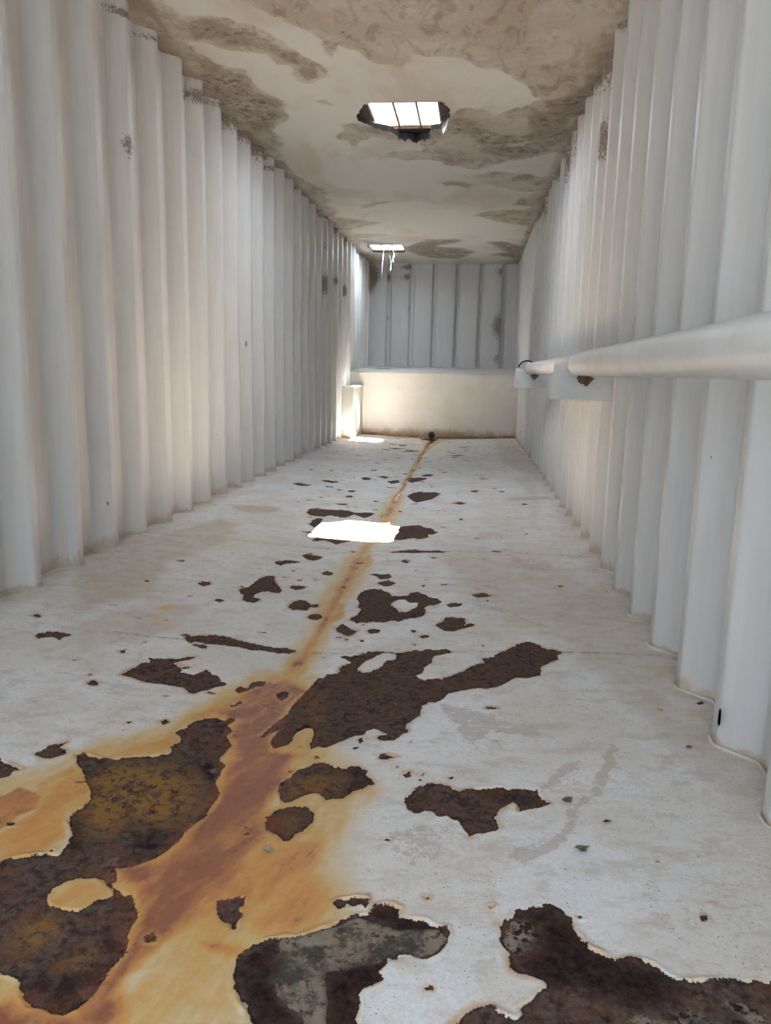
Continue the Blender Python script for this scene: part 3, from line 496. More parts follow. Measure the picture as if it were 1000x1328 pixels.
def mat_floor():
    s = NT('floor_paint_and_rust')
    sd, org, tan, scf = s.attr('wear')
    olive, gray, dark, seam = s.attr('tone')
    n1 = s.noise(45, 5, 0.6); n2 = s.noise(220, 4, 0.6); n3 = s.noise(9, 4, 0.6); nf = s.noise(600, 3, 0.6)
    # --- paint
    blot = s.noise(2.6, 6, 0.62); blot2 = s.noise(14, 6, 0.7)
    far = s.noise(6, 6, 0.75, vec=s.scaled((1.0, 2.2, 1.0)))
    c = s.mix(s.ramp(blot, 0.40, 0.60), (0.74, 0.75, 0.755), (0.67, 0.645, 0.60))
    c = s.mix(s.ramp(far, 0.50, 0.64, 0, 0.5), c, (0.47, 0.41, 0.35))
    c = s.mix(s.ramp(s.noise(130, 5, 0.8), 0.40, 0.60, 0.0, 0.22), c, (0.40, 0.37, 0.34))
    c = s.mix(s.ramp(blot2, 0.50, 0.70, 0, 0.6), c, (0.52, 0.44, 0.35))
    c = s.mix(s.math('MULTIPLY', tan, s.ramp(blot2, 0.25, 0.65, 0.45, 1.0)), c, (0.44, 0.345, 0.245))
    sc = s.math('MULTIPLY', s.ramp(s.math('ADD', scf, s.math('MULTIPLY', s.math('SUBTRACT', s.noise(38, 8, 0.78), 0.5), 2.6)), 0.52, 0.62), 0.55)
    c = s.mix(sc, c, (0.40, 0.325, 0.265))
    # fine scuffs and grit everywhere
    v = s.voro(75); gr = s.math('MULTIPLY', s.ramp(v.outputs['Distance'], 0.17, 0.10), s.ramp(s.noise(11, 3, 0.6), 0.44, 0.58))
    c = s.mix(s.math('MULTIPLY', gr, 0.75), c, (0.14, 0.09, 0.06))
    c = s.mix(s.math('MULTIPLY', s.ramp(s.noise(150, 5, 0.75), 0.60, 0.72), s.ramp(s.noise(3.3, 4, 0.6), 0.42, 0.60, 0.10, 0.75)), c, (0.32, 0.25, 0.19))
    fl = s.math('MULTIPLY', s.ramp(s.noise(70, 9, 0.88, vec=s.scaled((0.7, 1.3, 1))), 0.535, 0.60), s.ramp(s.noise(2.4, 5, 0.65), 0.40, 0.58, 0.12, 0.75))
    c = s.mix(fl, c, (0.43, 0.355, 0.285))
    c = s.mix(s.ramp(s.noise(33, 8, 0.8), 0.52, 0.66, 0.0, 0.35), c, (0.56, 0.49, 0.40))
    # --- orange run-off
    st = s.noise(5, 5, 0.6, vec=s.scaled((3.0, 0.7, 1.0)), dist=0.6)
    o = s.math('ADD', org, s.math('MULTIPLY', s.math('ADD', s.math('SUBTRACT', st, 0.5), s.math('MULTIPLY', s.math('SUBTRACT', n1, 0.5), 0.45)), s.ramp(org, 0.02, 0.45, 0, 0.62)))
    sx2 = s.n('ShaderNodeSeparateXYZ'); s.put(sx2.inputs[0], s.pos())
    across = s.math('SUBTRACT', s.math('MULTIPLY', sx2.outputs[0], 0.90), s.math('MULTIPLY', sx2.outputs[1], 0.42))
    along = s.math('ADD', s.math('MULTIPLY', sx2.outputs[0], 0.42), s.math('MULTIPLY', sx2.outputs[1], 0.90))
    cv = s.n('ShaderNodeCombineXYZ'); s.put(cv.inputs[0], s.math('MULTIPLY', across, 3.4)); s.put(cv.inputs[1], s.math('MULTIPLY', along, 0.9))
    flow = s.noise(4.0, 7, 0.66, vec=cv.outputs[0], dist=0.5)
    o = s.math('ADD', o, s.math('MULTIPLY', s.math('SUBTRACT', flow, 0.5), s.ramp(org, 0.1, 0.6, 0, 1.15)))
    oc = s.cramp(o, [(0.0, (0.60, 0.56, 0.48)), (0.22, (0.62, 0.49, 0.30)), (0.42, (0.57, 0.36, 0.13)), (0.64, (0.57, 0.27, 0.08)), (0.84, (0.44, 0.185, 0.07)), (1.0, (0.28, 0.105, 0.055))])
    c = s.mix(s.ramp(o, 0.02, 0.30), c, oc)
    # --- rust halo around each bare patch
    halo = s.math('MULTIPLY', s.ramp(s.math('ADD', sd, s.math('MULTIPLY', s.math('SUBTRACT', n3, 0.5), 0.030)), -0.020, 0.0), s.ramp(s.noise(7, 3, 0.6), 0.40, 0.62))
    c = s.mix(s.math('MULTIPLY', halo, 0.75), c, (0.50, 0.26, 0.08))
    thin = s.ramp(sd, -0.0065, -0.001)
    c = s.mix(s.math('MULTIPLY', thin, s.math('MULTIPLY', s.ramp(n1, 0.42, 0.6, 0.0, 0.8), s.ramp(org, 0.15, 0.5, 1.0, 0.15))), c, (0.66, 0.52, 0.36))
    # --- weld seams
    c = s.mix(s.math('MULTIPLY', seam, s.ramp(n1, 0.48, 0.6, 0.15, 0.9)), c, (0.16, 0.09, 0.06))
    # --- bare rusted plate
    e = s.math('ADD', sd, s.math('ADD', s.math('MULTIPLY', s.math('SUBTRACT', s.noise(26, 6, 0.68), 0.5), 0.034), s.math('MULTIPLY', s.math('SUBTRACT', n2, 0.5), 0.009)))
    mask = s.ramp(e, -0.0006, 0.0006)
    r = s.mix(s.ramp(n1, 0.3, 0.7), (0.040, 0.024, 0.021), (0.125, 0.085, 0.070))
    r = s.mix(s.ramp(s.noise(16, 5, 0.7), 0.46, 0.60, 0, 0.7), r, (0.125, 0.060, 0.032))
    r = s.mix(s.ramp(s.noise(90, 6, 0.8), 0.50, 0.64, 0, 0.7), r, (0.150, 0.100, 0.074))
    r = s.mix(s.math('MULTIPLY', olive, s.ramp(s.noise(38, 6, 0.75), 0.44, 0.52)), r, (0.25, 0.135, 0.038))
    r = s.mix(s.math('MULTIPLY', s.math('MULTIPLY', olive, 0.8), s.ramp(s.noise(14, 6, 0.7), 0.55, 0.63)), r, (0.30, 0.13, 0.035))
    g = s.ramp(s.math('ADD', gray, s.math('MULTIPLY', s.math('SUBTRACT', s.noise(22, 7, 0.75), 0.5), 1.3)), 0.44, 0.50)
    gc = s.mix(s.ramp(s.noise(17, 8, 0.72), 0.42, 0.58), (0.062, 0.066, 0.056), (0.30, 0.245, 0.185))
    gc = s.mix(s.ramp(s.noise(60, 5, 0.75), 0.54, 0.62), gc, (0.09, 0.045, 0.022))
    sx = s.n('ShaderNodeSeparateXYZ'); s.put(sx.inputs[0], s.pos()); east = s.ramp(sx.outputs[0], 0.08, 0.12)
    vp = s.voro(62); gc = s.mix(s.math('MULTIPLY', east, s.ramp(s.math('ADD', vp.outputs['Distance'], s.math('MULTIPLY', s.math('SUBTRACT', n1, 0.5), 1.6)), 0.46, 0.34)), gc, (0.030, 0.014, 0.012))
    r = s.mix(s.math('MULTIPLY', g, 0.85), r, gc)
    dk = s.math('MULTIPLY', dark, s.ramp(s.noise(55, 5, 0.7), 0.34, 0.58, 1.0, 0.70))
    r = s.mix(dk, r, (0.016, 0.0065, 0.0085))
    r = s.mix(s.math('MULTIPLY', s.ramp(nf, 0.60, 0.72), 0.5), r, (0.16, 0.11, 0.08))
    # rust right at the rim is darker, older scale
    r = s.mix(s.ramp(e, 0.0, 0.009, 0.55, 0.0), r, (0.022, 0.011, 0.010))
    r = s.mix(s.math('MULTIPLY', s.ramp(o, 0.35, 0.95, 0, 0.45), s.ramp(s.noise(24, 5, 0.7), 0.45, 0.62)), r, (0.34, 0.13, 0.035))
    rim = s.math('MULTIPLY', s.math('MULTIPLY', s.ramp(org, 0.42, 0.75), s.ramp(sd, 0.085, 0.005)), s.ramp(s.noise(18, 6, 0.72), 0.36, 0.56))
    r = s.mix(s.math('MULTIPLY', rim, 0.85), r, (0.185, 0.055, 0.028))
    gl = s.math('MULTIPLY', s.ramp(sd, 0.11, 0.0), s.math('MULTIPLY', s.ramp(org, 0.40, 0.7), s.ramp(s.noise(30, 5, 0.7), 0.52, 0.58)))
    r = s.mix(gl, r, (0.016, 0.007, 0.011))
    c = s.mix(mask, c, r)
    wet = s.math('MULTIPLY', s.ramp(o, 0.55, 0.9), s.ramp(s.noise(12, 3, 0.5), 0.42, 0.60))
    wet = s.math('MAXIMUM', s.math('MAXIMUM', wet, gl), s.math('MULTIPLY', s.math('MULTIPLY', dark, s.ramp(org, 0.15, 0.4)), s.ramp(s.noise(26, 3, 0.5), 0.42, 0.58)))
    ro = s.mixf(mask, s.ramp(n2, 0.3, 0.7, 0.45, 0.62), 0.85)
    ro = s.mixf(wet, ro, 0.22)
    h = s.math('ADD', s.math('MULTIPLY', s.math('SUBTRACT', 1.0, mask), 1.0), s.math('MULTIPLY', s.math('MULTIPLY', mask, s.noise(120, 5, 0.75)), 1.4))
    h = s.math('ADD', h, s.math('MULTIPLY', n2, 0.22))
    return s.set(c, ro, s.bump(h, 0.0022, 1.0), s.mixf(wet, s.mixf(mask, 0.35, 0.10), 0.5))

def paint_wall(name, base=(0.53, 0.528, 0.52), alt=(0.51, 0.50, 0.477)):
    s = NT(name)
    d, low, speck, _ = s.attr('dirt')
    streak = s.noise(6, 5, 0.6, vec=s.scaled((6, 6, 0.5)))
    c = s.mix(s.ramp(streak, 0.38, 0.66), base, alt)
    g = s.ramp(s.math('ADD', low, s.math('MULTIPLY', s.math('SUBTRACT', s.noise(22, 6, 0.75, vec=s.scaled((1, 1, 0.35))), 0.5), 1.4)), 0.50, 0.80)
    c = s.mix(s.math('MULTIPLY', g, 0.6), c, (0.40, 0.29, 0.165))
    m = s.ramp(s.math('ADD', d, s.math('MULTIPLY', s.math('SUBTRACT', s.noise(45, 8, 0.85), 0.5), 2.6)), 0.50, 0.66)
    c = s.mix(s.math('MULTIPLY', m, 0.85), c, (0.17, 0.115, 0.070))
    v = s.voro(9); sp_ = s.math('MULTIPLY', s.ramp(v.outputs['Distance'], 0.030, 0.018), s.ramp(s.noise(1.7, 2, 0.5), 0.52, 0.56))
    c = s.mix(sp_, c, (0.12, 0.07, 0.04))
    return s.set(c, s.ramp(streak, 0.3, 0.7, 0.40, 0.52), s.bump(s.noise(14, 3, 0.5), 0.004, 0.35), 0.4)

def mat_ceiling():
    s = NT('ceiling_paint_with_silt_film')
    d, dk, _, _ = s.attr('dirt')
    ed = s.math('ADD', d, s.math('ADD', s.math('MULTIPLY', s.math('SUBTRACT', s.noise(5, 7, 0.68, dist=0.3), 0.5), 0.75), s.math('MULTIPLY', s.math('SUBTRACT', s.noise(110, 6, 0.85), 0.5), 0.9)))
    film = s.math('MULTIPLY', s.ramp(ed, 0.17, 0.36), s.ramp(s.noise(2.5, 6, 0.65), 0.35, 0.60, 0.55, 1.0)); film2 = s.ramp(ed, 0.55, 0.85)
    # faint tide marks left by drying silt
    tide = s.noise(1.3, 6, 0.55, vec=s.scaled((1.2, 0.55, 1)), dist=0.35)
    c = s.mix(s.ramp(tide, 0.44, 0.64), (0.50, 0.49, 0.46), (0.42, 0.385, 0.33))
    c = s.mix(s.math('MULTIPLY', film, 0.78), c, (0.30, 0.25, 0.19))
    c = s.mix(s.math('MULTIPLY', film2, 0.75), c, (0.19, 0.15, 0.11))
    st = s.noise(7, 6, 0.7, vec=s.scaled((1.0, 0.45, 1)), dist=0.8)
    c = s.mix(s.math('MULTIPLY', film, s.ramp(st, 0.50, 0.62, 0, 0.7)), c, (0.19, 0.15, 0.115))
    c = s.mix(s.math('MULTIPLY', s.ramp(dk, 0.2, 1.0), s.ramp(s.noise(16, 6, 0.75), 0.50, 0.60, 0.0, 0.9)), c, (0.075, 0.06, 0.05))
    sp_ = s.math('MULTIPLY', s.ramp(s.noise(42, 4, 0.6), 0.66, 0.70), film)
    c = s.mix(sp_, c, (0.09, 0.07, 0.055))
    return s.set(c, 0.62, s.bump(s.noise(3, 3, 0.5), 0.02, 0.4), 0.25)

def simple(name, c1, c2, rough=0.5, scale=20, bump=0.0, spec=0.4, rust=None, metal=0.0, bscale=60):
    s = NT(name); n = s.noise(scale, 6, 0.65)
    c = s.mix(s.ramp(n, 0.35, 0.65), c1, c2)
    if rust:
        c = s.mix(s.ramp(s.noise(rust[1], 6, 0.7), rust[0], rust[0] + 0.07), c, rust[2])
    return s.set(c, rough, s.bump(s.noise(bscale, 5, 0.7), bump, 0.8) if bump else None, spec, metal)

M_floor = mat_floor(); M_wall = paint_wall('wall_paint'); M_ceil = mat_ceiling()
M_pipe = simple('pipe_paint', (0.60, 0.60, 0.59), (0.55, 0.54, 0.51), 0.50, 5, 0.002, 0.4, (0.74, 9, (0.34, 0.23, 0.13)), bscale=9)
M_brk = simple('bracket_paint', (0.53, 0.545, 0.54), (0.48, 0.49, 0.48), 0.45, 9, 0, 0.4, (0.70, 14, (0.26, 0.15, 0.08)))
M_bead = simple('sealant', (0.60, 0.58, 0.54), (0.45, 0.37, 0.27), 0.5, 5, 0.001)
M_black = simple('rubber_and_shadow_black', (0.010, 0.010, 0.010), (0.022, 0.018, 0.016), 0.5, 30, 0.002)
M_rust = simple('rusted_steel', (0.075, 0.042, 0.032), (0.16, 0.085, 0.045), 0.75, 24, 0.004)
M_portrust = simple('rust_stained_port', (0.50, 0.40, 0.27), (0.34, 0.19, 0.08), 0.6, 6, 0.003, 0.3, (0.58, 5, (0.13, 0.06, 0.025)))
M_roof = simple('shade_dark_roof_steel', (0.030, 0.026, 0.028), (0.055, 0.045, 0.042), 0.7, 8, 0.002)  # near black: shade of the cavity above the lining put into the colour
M_foam = simple('torn_edge', (0.022, 0.019, 0.018), (0.045, 0.038, 0.032), 0.9, 60, 0.004)
M_bar = simple('vent_bar_steel', (0.20, 0.16, 0.12), (0.30, 0.17, 0.08), 0.55, 15, 0.001)
M_strip = simple('frayed_strip', (0.72, 0.74, 0.76), (0.50, 0.49, 0.46), 0.35, 20)
M_flake = simple('paint_flake', (0.30, 0.27, 0.22), (0.20, 0.16, 0.12), 0.5, 90)
M_bounce_ground = simple('dark_bounce_ground', (0.035, 0.037, 0.04), (0.05, 0.052, 0.055), 0.9, 3, 0.02)  # unseen ground, coloured dark to hold down sun bounce into the tank
M_brown = simple('mud_and_rust', (0.20, 0.12, 0.06), (0.11, 0.06, 0.035), 0.85, 50, 0.004)

# ---------------------------------------------------------------- floor
def make_floor():
    ys = [Y0]
    while ys[-1] < YF + 0.3:
        y = ys[-1]; ys.append(y + (0.02 if y < 0.9 else min(max(y * y / 988 * 1.25, 0.0028), 0.020)))
    ys = np.array(ys); xs = np.linspace(XL - DEP - 0.03, XR + DEP + 0.03, 700)
    X, Y = np.meshgrid(xs, ys); nr, nc = X.shape; X = X.ravel(); Y = Y.ravel()
    sd = np.full(X.shape, -0.3)
    for poly in RUST:
        i = boxsel(X, Y, poly, 0.06)
        if len(i): sd[i] = np.maximum(sd[i], sdpoly(X[i], Y[i], poly))
    for poly in HOLE:
        i = boxsel(X, Y, poly, 0.06)
        if len(i): sd[i] = np.minimum(sd[i], -sdpoly(X[i], Y[i], poly))
    rs = random.Random(11)                                  # scattered pin-head rust spots
    for _ in range(430):
        y = 1.1 + 10.7 * rs.random() ** 0.9; x = rs.gauss(-0.55, 0.62)
        if not XL < x < XR: continue
        r = rs.uniform(0.0012, 0.0042) * (0.35 + y * 0.42) * (2.0 if rs.random() < 0.15 else 1); el = rs.uniform(0.8, 2.4)
        j0 = np.searchsorted(ys, y - r * 2); j1 = np.searchsorted(ys, y + r * 2) + 1
        sl = slice(j0 * nc, j1 * nc); k = np.nonzero(np.abs(X[sl] - x) < r * el * 2)[0] + j0 * nc
        sd[k] = np.maximum(sd[k], r - np.sqrt(((X[k] - x) / el) ** 2 + (Y[k] - y) ** 2))
    wx = X + 0.03 * fbm(X, Y, 9, 3); wy = Y + 0.03 * fbm(X, Y, 9, 9)
    org = np.zeros(X.shape)
    for v, soft, poly in STAIN[:1]:                          # the run-off also creeps over the bare plate beside it
        i = boxsel(X, Y, poly, 0.2)
        org[i] = np.maximum(org[i], 0.72 * sstep(-0.11, 0.01, sdpoly(wx[i], wy[i], poly)) * (sd[i] > -0.004))
    for v, soft, poly in STAIN:
        i = boxsel(X, Y, poly, soft + 0.05)
        if len(i): org[i] = np.maximum(org[i], v * sstep(-soft, soft * 0.6, sdpoly(wx[i], wy[i], poly)))
    # rust line down the middle groove
    i = boxsel(X, Y, GROOVE, 0.3)
    dl = sdline(X[i] + 0.012 * fbm(X[i], Y[i], 6, 31), Y[i], GROOVE)
    w = 0.020 + 0.022 * sstep(0.1, 0.5, fbm(X[i], Y[i] * 0.6, 2.2, 40) + 0.35)
    w = w * (1 - 0.35 * sstep(5.5, 8, Y[i]))
    fade = sstep(2.3, 2.6, Y[i])
    core = np.exp(-(dl / w) ** 2) * (0.86 + 0.7 * fbm(X[i] * 0.5, Y[i], 5, 44, 3)) * (0.88 + 0.42 * sstep(4.5, 8, Y[i]))
    side = (0.42 - 0.14 * sstep(5, 8, Y[i])) * np.exp(-(dl / (w * 2.3)) ** 2)
    org[i] = np.maximum(org[i], fade * np.maximum(core, side))
    tan = np.zeros(X.shape); scf = np.zeros(X.shape)
    for v, poly in TAN:
        i = boxsel(X, Y, poly, 0.12)
        if len(i): tan[i] = np.maximum(tan[i], v * sstep(-0.05, 0.05, sdpoly(wx[i], wy[i], poly)))
    tan = np.maximum(tan, 0.55 * sstep(-0.12, 0.0, np.maximum(XL - X, X - XR)) * (0.6 + fbm(X, Y, 3, 60)))
    for v, poly in SCUFF:
        i = boxsel(X, Y, poly, 0.08)
        if len(i): scf[i] = np.maximum(scf[i], v * sstep(-0.03, 0.03, sdpoly(wx[i], wy[i], poly)))
    tone = np.zeros((X.size, 4))
    for ch, v, soft, poly in TONE:
        i = boxsel(X, Y, poly, soft + 0.02)
        if len(i):
            d_ = v * sstep(-soft, soft, sdpoly(X[i] + 0.4 * (wx[i] - X[i]), Y[i] + 0.4 * (wy[i] - Y[i]), poly))
            tone[i, ch] = np.maximum(tone[i, ch], d_)
            if ch == 1: pass
    # far streaks of bare steel are darker
    for ln in SEAM:
        i = boxsel(X, Y, ln, 0.03)
        if len(i): tone[i, 3] = np.maximum(tone[i, 3], np.exp(-(sdline(X[i], Y[i], ln) / (0.004 + 0.0012 * Y[i].mean())) ** 2))
    Z = floor_z(X)
    Z = Z + 0.0035 * fbm(X, Y, 1.4, 71, 3)
    e = sd + 0.006 * fbm(X, Y, 40, 5, 3)
    Z -= 0.0026 * sstep(-0.002, 0.003, e)
    Z += 0.0030 * sstep(-0.012, -0.002, e) * (1 - sstep(-0.002, 0.002, e)) * sstep(-0.1, 0.3, fbm(X, Y, 12, 81, 2))   # lifted paint lip
    Z += 0.0022 * sstep(0.0, 0.01, e) * fbm(X, Y, 26, 90, 4)
    Z += 0.0016 * np.clip(tone[:, 3], 0, 1)
    Z += 0.003 * sstep(0.4, 0.6, tone[:, 1]) * sstep(0, 0.004, e)
    me = mesh_from('floor', np.stack([X, Y, Z], 1), grid_faces(nr, nc))
    attr(me, 'wear', np.stack([sd, org, np.clip(tan, 0, 1), scf], 1)); attr(me, 'tone', tone)
    return link('floor', me, M_floor, kind='structure')
make_floor()

# ---------------------------------------------------------------- corrugated walls
PER = 0.3852
def corr_path(y_tip0, y_a, y_b, per=PER, ridge=0.048, slope=0.085, r=0.010, dep=DEP):
    """list of (u, depth): crest far end at y_tip0 + k*per; walking nearer: crest, slope, pan, slope"""
    pts = []
    k0 = int(math.floor((y_a - y_tip0) / per)) - 1; k1 = int(math.ceil((y_b - y_tip0) / per)) + 1
    for k in range(k0, k1 + 1):
        t = y_tip0 + k * per
        pts += [(t - ridge - slope, dep), (t - ridge, 0.0), (t, 0.0), (t + slope, dep)]
    out = []
    for i in range(1, len(pts) - 1):                       # round every bend
        p = Vector(pts[i]); a = (Vector(pts[i - 1]) - p).normalized(); b = (Vector(pts[i + 1]) - p).normalized()
        for t in (0, 0.25, 0.5, 0.75, 1):
            q = (1 - t) ** 2 * (p + a * r) + 2 * t * (1 - t) * p + t * t * (p + b * r)
            out.append((q.x, q.y))
    out = [q for q in out if y_a < q[0] < y_b]
    d0 = np.interp(y_a, [q[0] for q in out], [q[1] for q in out]); d1 = out[-1][1]
    return [(y_a, float(d0))] + out + [(y_b, d1)]

def blob(px, py, cx, cy_, rx, ry):
    return np.clip(1.15 - np.sqrt(((px - cx) / rx) ** 2 + ((py - cy_) / ry) ** 2), 0, 1)

def wall(name, path, side, stains, z_lo, z_hi, nz=150, base_h=0.10):
    """path: (u, depth). side 'L','R' -> u is y; 'B' -> u is x on the back wall"""
    u = np.array([p[0] for p in path]); d = np.array([p[1] for p in path])
    z = np.concatenate([np.linspace(z_lo, 0.25, 26)[:-1], np.linspace(0.25, z_hi, nz)])
    Uu, Zz = np.meshgrid(u, z); Dd = np.tile(d, (len(z), 1))
    nr, nc = Uu.shape; Uu = Uu.ravel(); Zz = Zz.ravel(); Dd = Dd.ravel()
    w = 0.003 * fbm(Uu, Zz * 0.5, 1.1, 7, 3)
    if side == 'L': co = np.stack([XL - Dd + w, Uu, Zz], 1)
    elif side == 'R': co = np.stack([XR + Dd + w, Uu, Zz], 1)
    else: co = np.stack([Uu, Y1 + Dd + w, Zz], 1)
    f = grid_faces(nr, nc)
    if side in 'L': f = f[:, ::-1]
    me = mesh_from(name, co, f)
    dirt = np.zeros((len(co), 4))
    for (cu, cz, ru, rz, v) in stains:
        dirt[:, 0] = np.maximum(dirt[:, 0], v * blob(Uu, Zz, cu, cz, ru, rz))
    if side != 'B':
        top = sstep(-0.02, 0.35, fbm(Uu, Zz * 0, 1.3, 21 if side == 'L' else 33, 3))
        dirt[:, 0] = np.maximum(dirt[:, 0], np.clip(1.1 - (ZC - Zz) / (0.03 + 0.20 * top), 0, 1) * np.clip(top + 0.35, 0, 0.85))
    patch = sstep(-0.15, 0.35, fbm(Uu, Zz * 0, 1.7, 51 if side == 'L' else 77, 3))
    dirt[:, 1] = np.clip(1.0 - Zz / (base_h * (0.5 + 1.1 * patch)), 0, 1)
    dirt[:, 3] = 1
    attr(me, 'dirt', dirt)
    return link(name, me, M_wall, kind='structure')
TL, TR = 3.18, 2.095
pathL = corr_path(TL, Y0, Y1)
pathR = corr_path(TR, Y0, 10.45)
pathR = [p for p in pathR if p[0] < 10.40] + [(10.42, 0.0), (10.45, 0.0), (11.3, 0.0), (12.2, 0.0), (13.2, 0.0), (Y1, 0.0)]
SL = []; SR = []; SB = []
SL = [(4.291, 2.182, 0.071, 0.129, 0.75), (4.31, 2.847, 0.193, 0.037, 0.9), (4.672, 2.873, 0.182, 0.037, 0.7), (5.428, 2.807, 0.214, 0.081, 0.85), (6.038, 2.882, 0.499, 0.037, 0.95), (6.623, 2.874, 0.232, 0.047, 0.9), (7.313, 2.827, 0.167, 0.055, 0.8), (10.107, 2.083, 0.337, 0.217, 1), (10.192, 2.545, 0.27, 0.108, 0.9), (9.748, 2.855, 0.214, 0.083, 0.8), (11.037, 2.88, 0.317, 0.107, 0.9), (10.857, 2.212, 0.195, 0.107, 0.9), (11.698, 2.855, 0.361, 0.147, 0.95), (11.572, 2.154, 0.226, 0.15, 0.9), (4.296, 1.696, 0.043, 0.2, 0.25)]
SR = [(5.092, 2.416, 0.352, 0.221, 0.8), (5.155, 2.87, 0.368, 0.282, 0.85), (6.934, 2.798, 0.623, 0.35, 0.8), (9.056, 2.775, 0.734, 0.286, 0.6), (6.467, 0.923, 0.452, 0.149, 0.5)]
SB = [(-1.874, 2.678, 0.219, 0.419, 1.3), (-1.777, 2.734, 0.163, 0.217, 0.7), (-1.593, 2.681, 0.056, 0.151, 0.9), (-1.241, 2.858, 0.081, 0.099, 1), (-1.23, 2.684, 0.038, 0.117, 0.9), (-1.381, 2.59, 0.054, 0.067, 0.7), (-0.863, 2.548, 0.037, 0.075, 0.8), (-1.207, 2.13, 0.038, 0.424, 0.6), (-1.591, 1.956, 0.039, 0.127, 0.7), (0.407, 2.792, 0.059, 0.164, 1), (0.412, 1.849, 0.07, 0.379, 1.1), (0.419, 1.27, 0.069, 0.171, 0.7), (0.545, 1.649, 0.041, 0.127, 0.5), (0.363, 2.419, 0.076, 0.333, 0.5)]

wl = wall('wall_left', pathL, 'L', SL, -0.03, ZR)
wr = wall('wall_right', pathR, 'R', SR, -0.03, ZR)
pb = []
for k in range(-5, 4):
    t = -0.75 + k * 0.415
    pb += [(t - 0.052 - 0.012, 0.0), (t - 0.052 + 0.004, 0.004), (t - 0.026, 0.082), (t - 0.018, 0.088), (t + 0.018, 0.088), (t + 0.026, 0.082), (t + 0.052 - 0.004, 0.004), (t + 0.052 + 0.012, 0.0)]
pb = [(XL - DEP - 0.02, 0.0)] + [p for p in pb if XL - 0.05 < p[0] < XR + 0.05] + [(XR + DEP + 0.02, 0.0)]
wb = wall('wall_back', pb, 'B', SB, 0.9, ZR, base_h=0.01)

# entrance end behind the viewer: frame around an open doorway
bm = bmesh.new()
add_box(bm, XL - 0.2, XL + 0.12, Y0 - 0.06, Y0, -0.2, ZR); add_box(bm, XR - 0.12, XR + 0.2, Y0 - 0.06, Y0, -0.2, ZR)
add_box(bm, XL + 0.12, XR - 0.12, Y0 - 0.06, Y0, 2.80, ZR); add_box(bm, XL + 0.12, XR - 0.12, Y0 - 0.06, Y0, -0.2, 0.02)
bm_obj('wall_front', bm, M_brk, kind='structure')

# beads of sealant where the side walls meet the floor
def bead(name, path, sgn, x0):
    bm = bmesh.new(); pts = []
    P = [p for p in path if p[0] < YF]
    uu = [p[0] for p in P]; dd = [p[1] for p in P]
    for i, (a, b) in enumerate(zip(P[:-1], P[1:])):
        n = max(1, int(math.hypot(b[0] - a[0], b[1] - a[1]) / 0.04))
        for k in range(n):
            t = k / n; u_ = a[0] + (b[0] - a[0]) * t; d_ = a[1] + (b[1] - a[1]) * t
            x = x0 + sgn * (d_ - 0.006); pts.append((x, u_, float(floor_z(np.array(x))) + 0.003))
    rr = [0.0055 + 0.003 * float(vnoise(np.array(p[1]), np.array(0.), 9, 3)) for p in pts]
    sweep(bm, pts, rr, 6)
    return bm_obj(name, bm, M_bead, smooth=True, kind='structure')
bead('trim_1', pathL, -1, XL)
bead('trim_2', pathR, 1, XR)

# ---------------------------------------------------------------- ceiling with the torn hole under the near vent
RAGF = [(-1.70, 12.21), (-1.73, 12.40), (-1.73, 12.75), (-1.71, 12.96), (-1.55, 13.00), (-1.38, 12.98), (-1.19, 12.97), (-1.16, 12.60), (-1.16, 12.35), (-1.17, 12.21)]
def roughen(poly, amp, seed):
    r = random.Random(seed); out = []
    for i in range(len(poly)):
        a = Vector(poly[i]); b = Vector(poly[(i + 1) % len(poly)]); n = max(1, int((b - a).length / 0.022))
        straight = abs(a.y - b.y) < 0.03 and a.y < 6.0 or abs(a.y - b.y) < 0.03 and 12 < a.y < 12.5
        for k in range(n):
            p = a.lerp(b, k / n)
            if k and not straight: p += Vector((r.uniform(-amp, amp), r.uniform(-amp, amp)))
            out.append((p.x, p.y))
    return out
RAG1 = roughen(RAG, 0.009, 2); RAG2 = roughen(RAGF, 0.010, 4)
def cdirt(X, Y):
    dirt = np.zeros((X.size, 4)); wx = X + 0.10 * fbm(X, Y, 4, 3); wy = Y + 0.14 * fbm(X, Y, 4, 9)
    for v, poly in CSTAIN:
        i = boxsel(X, Y, poly, 0.25)
        if len(i):
            sd_ = sdpoly(wx[i], wy[i], poly)
            dirt[i, 0] = np.maximum(dirt[i, 0], v * sstep(-0.05, 0.09, sd_))
            if v > 0.72: dirt[i, 1] = np.maximum(dirt[i, 1], sstep(-0.05, 0.2, sd_))
    # silt collects along both side walls
    edge = np.minimum(X - XL, XR - X)
    dirt[:, 0] = np.maximum(dirt[:, 0], 0.75 * np.clip(1 - edge / (0.10 + 0.30 * sstep(-0.2, 0.4, fbm(X * 0.2, Y, 1.2, 15, 3))), 0, 1))
    dirt[:, 3] = 1
    return dirt
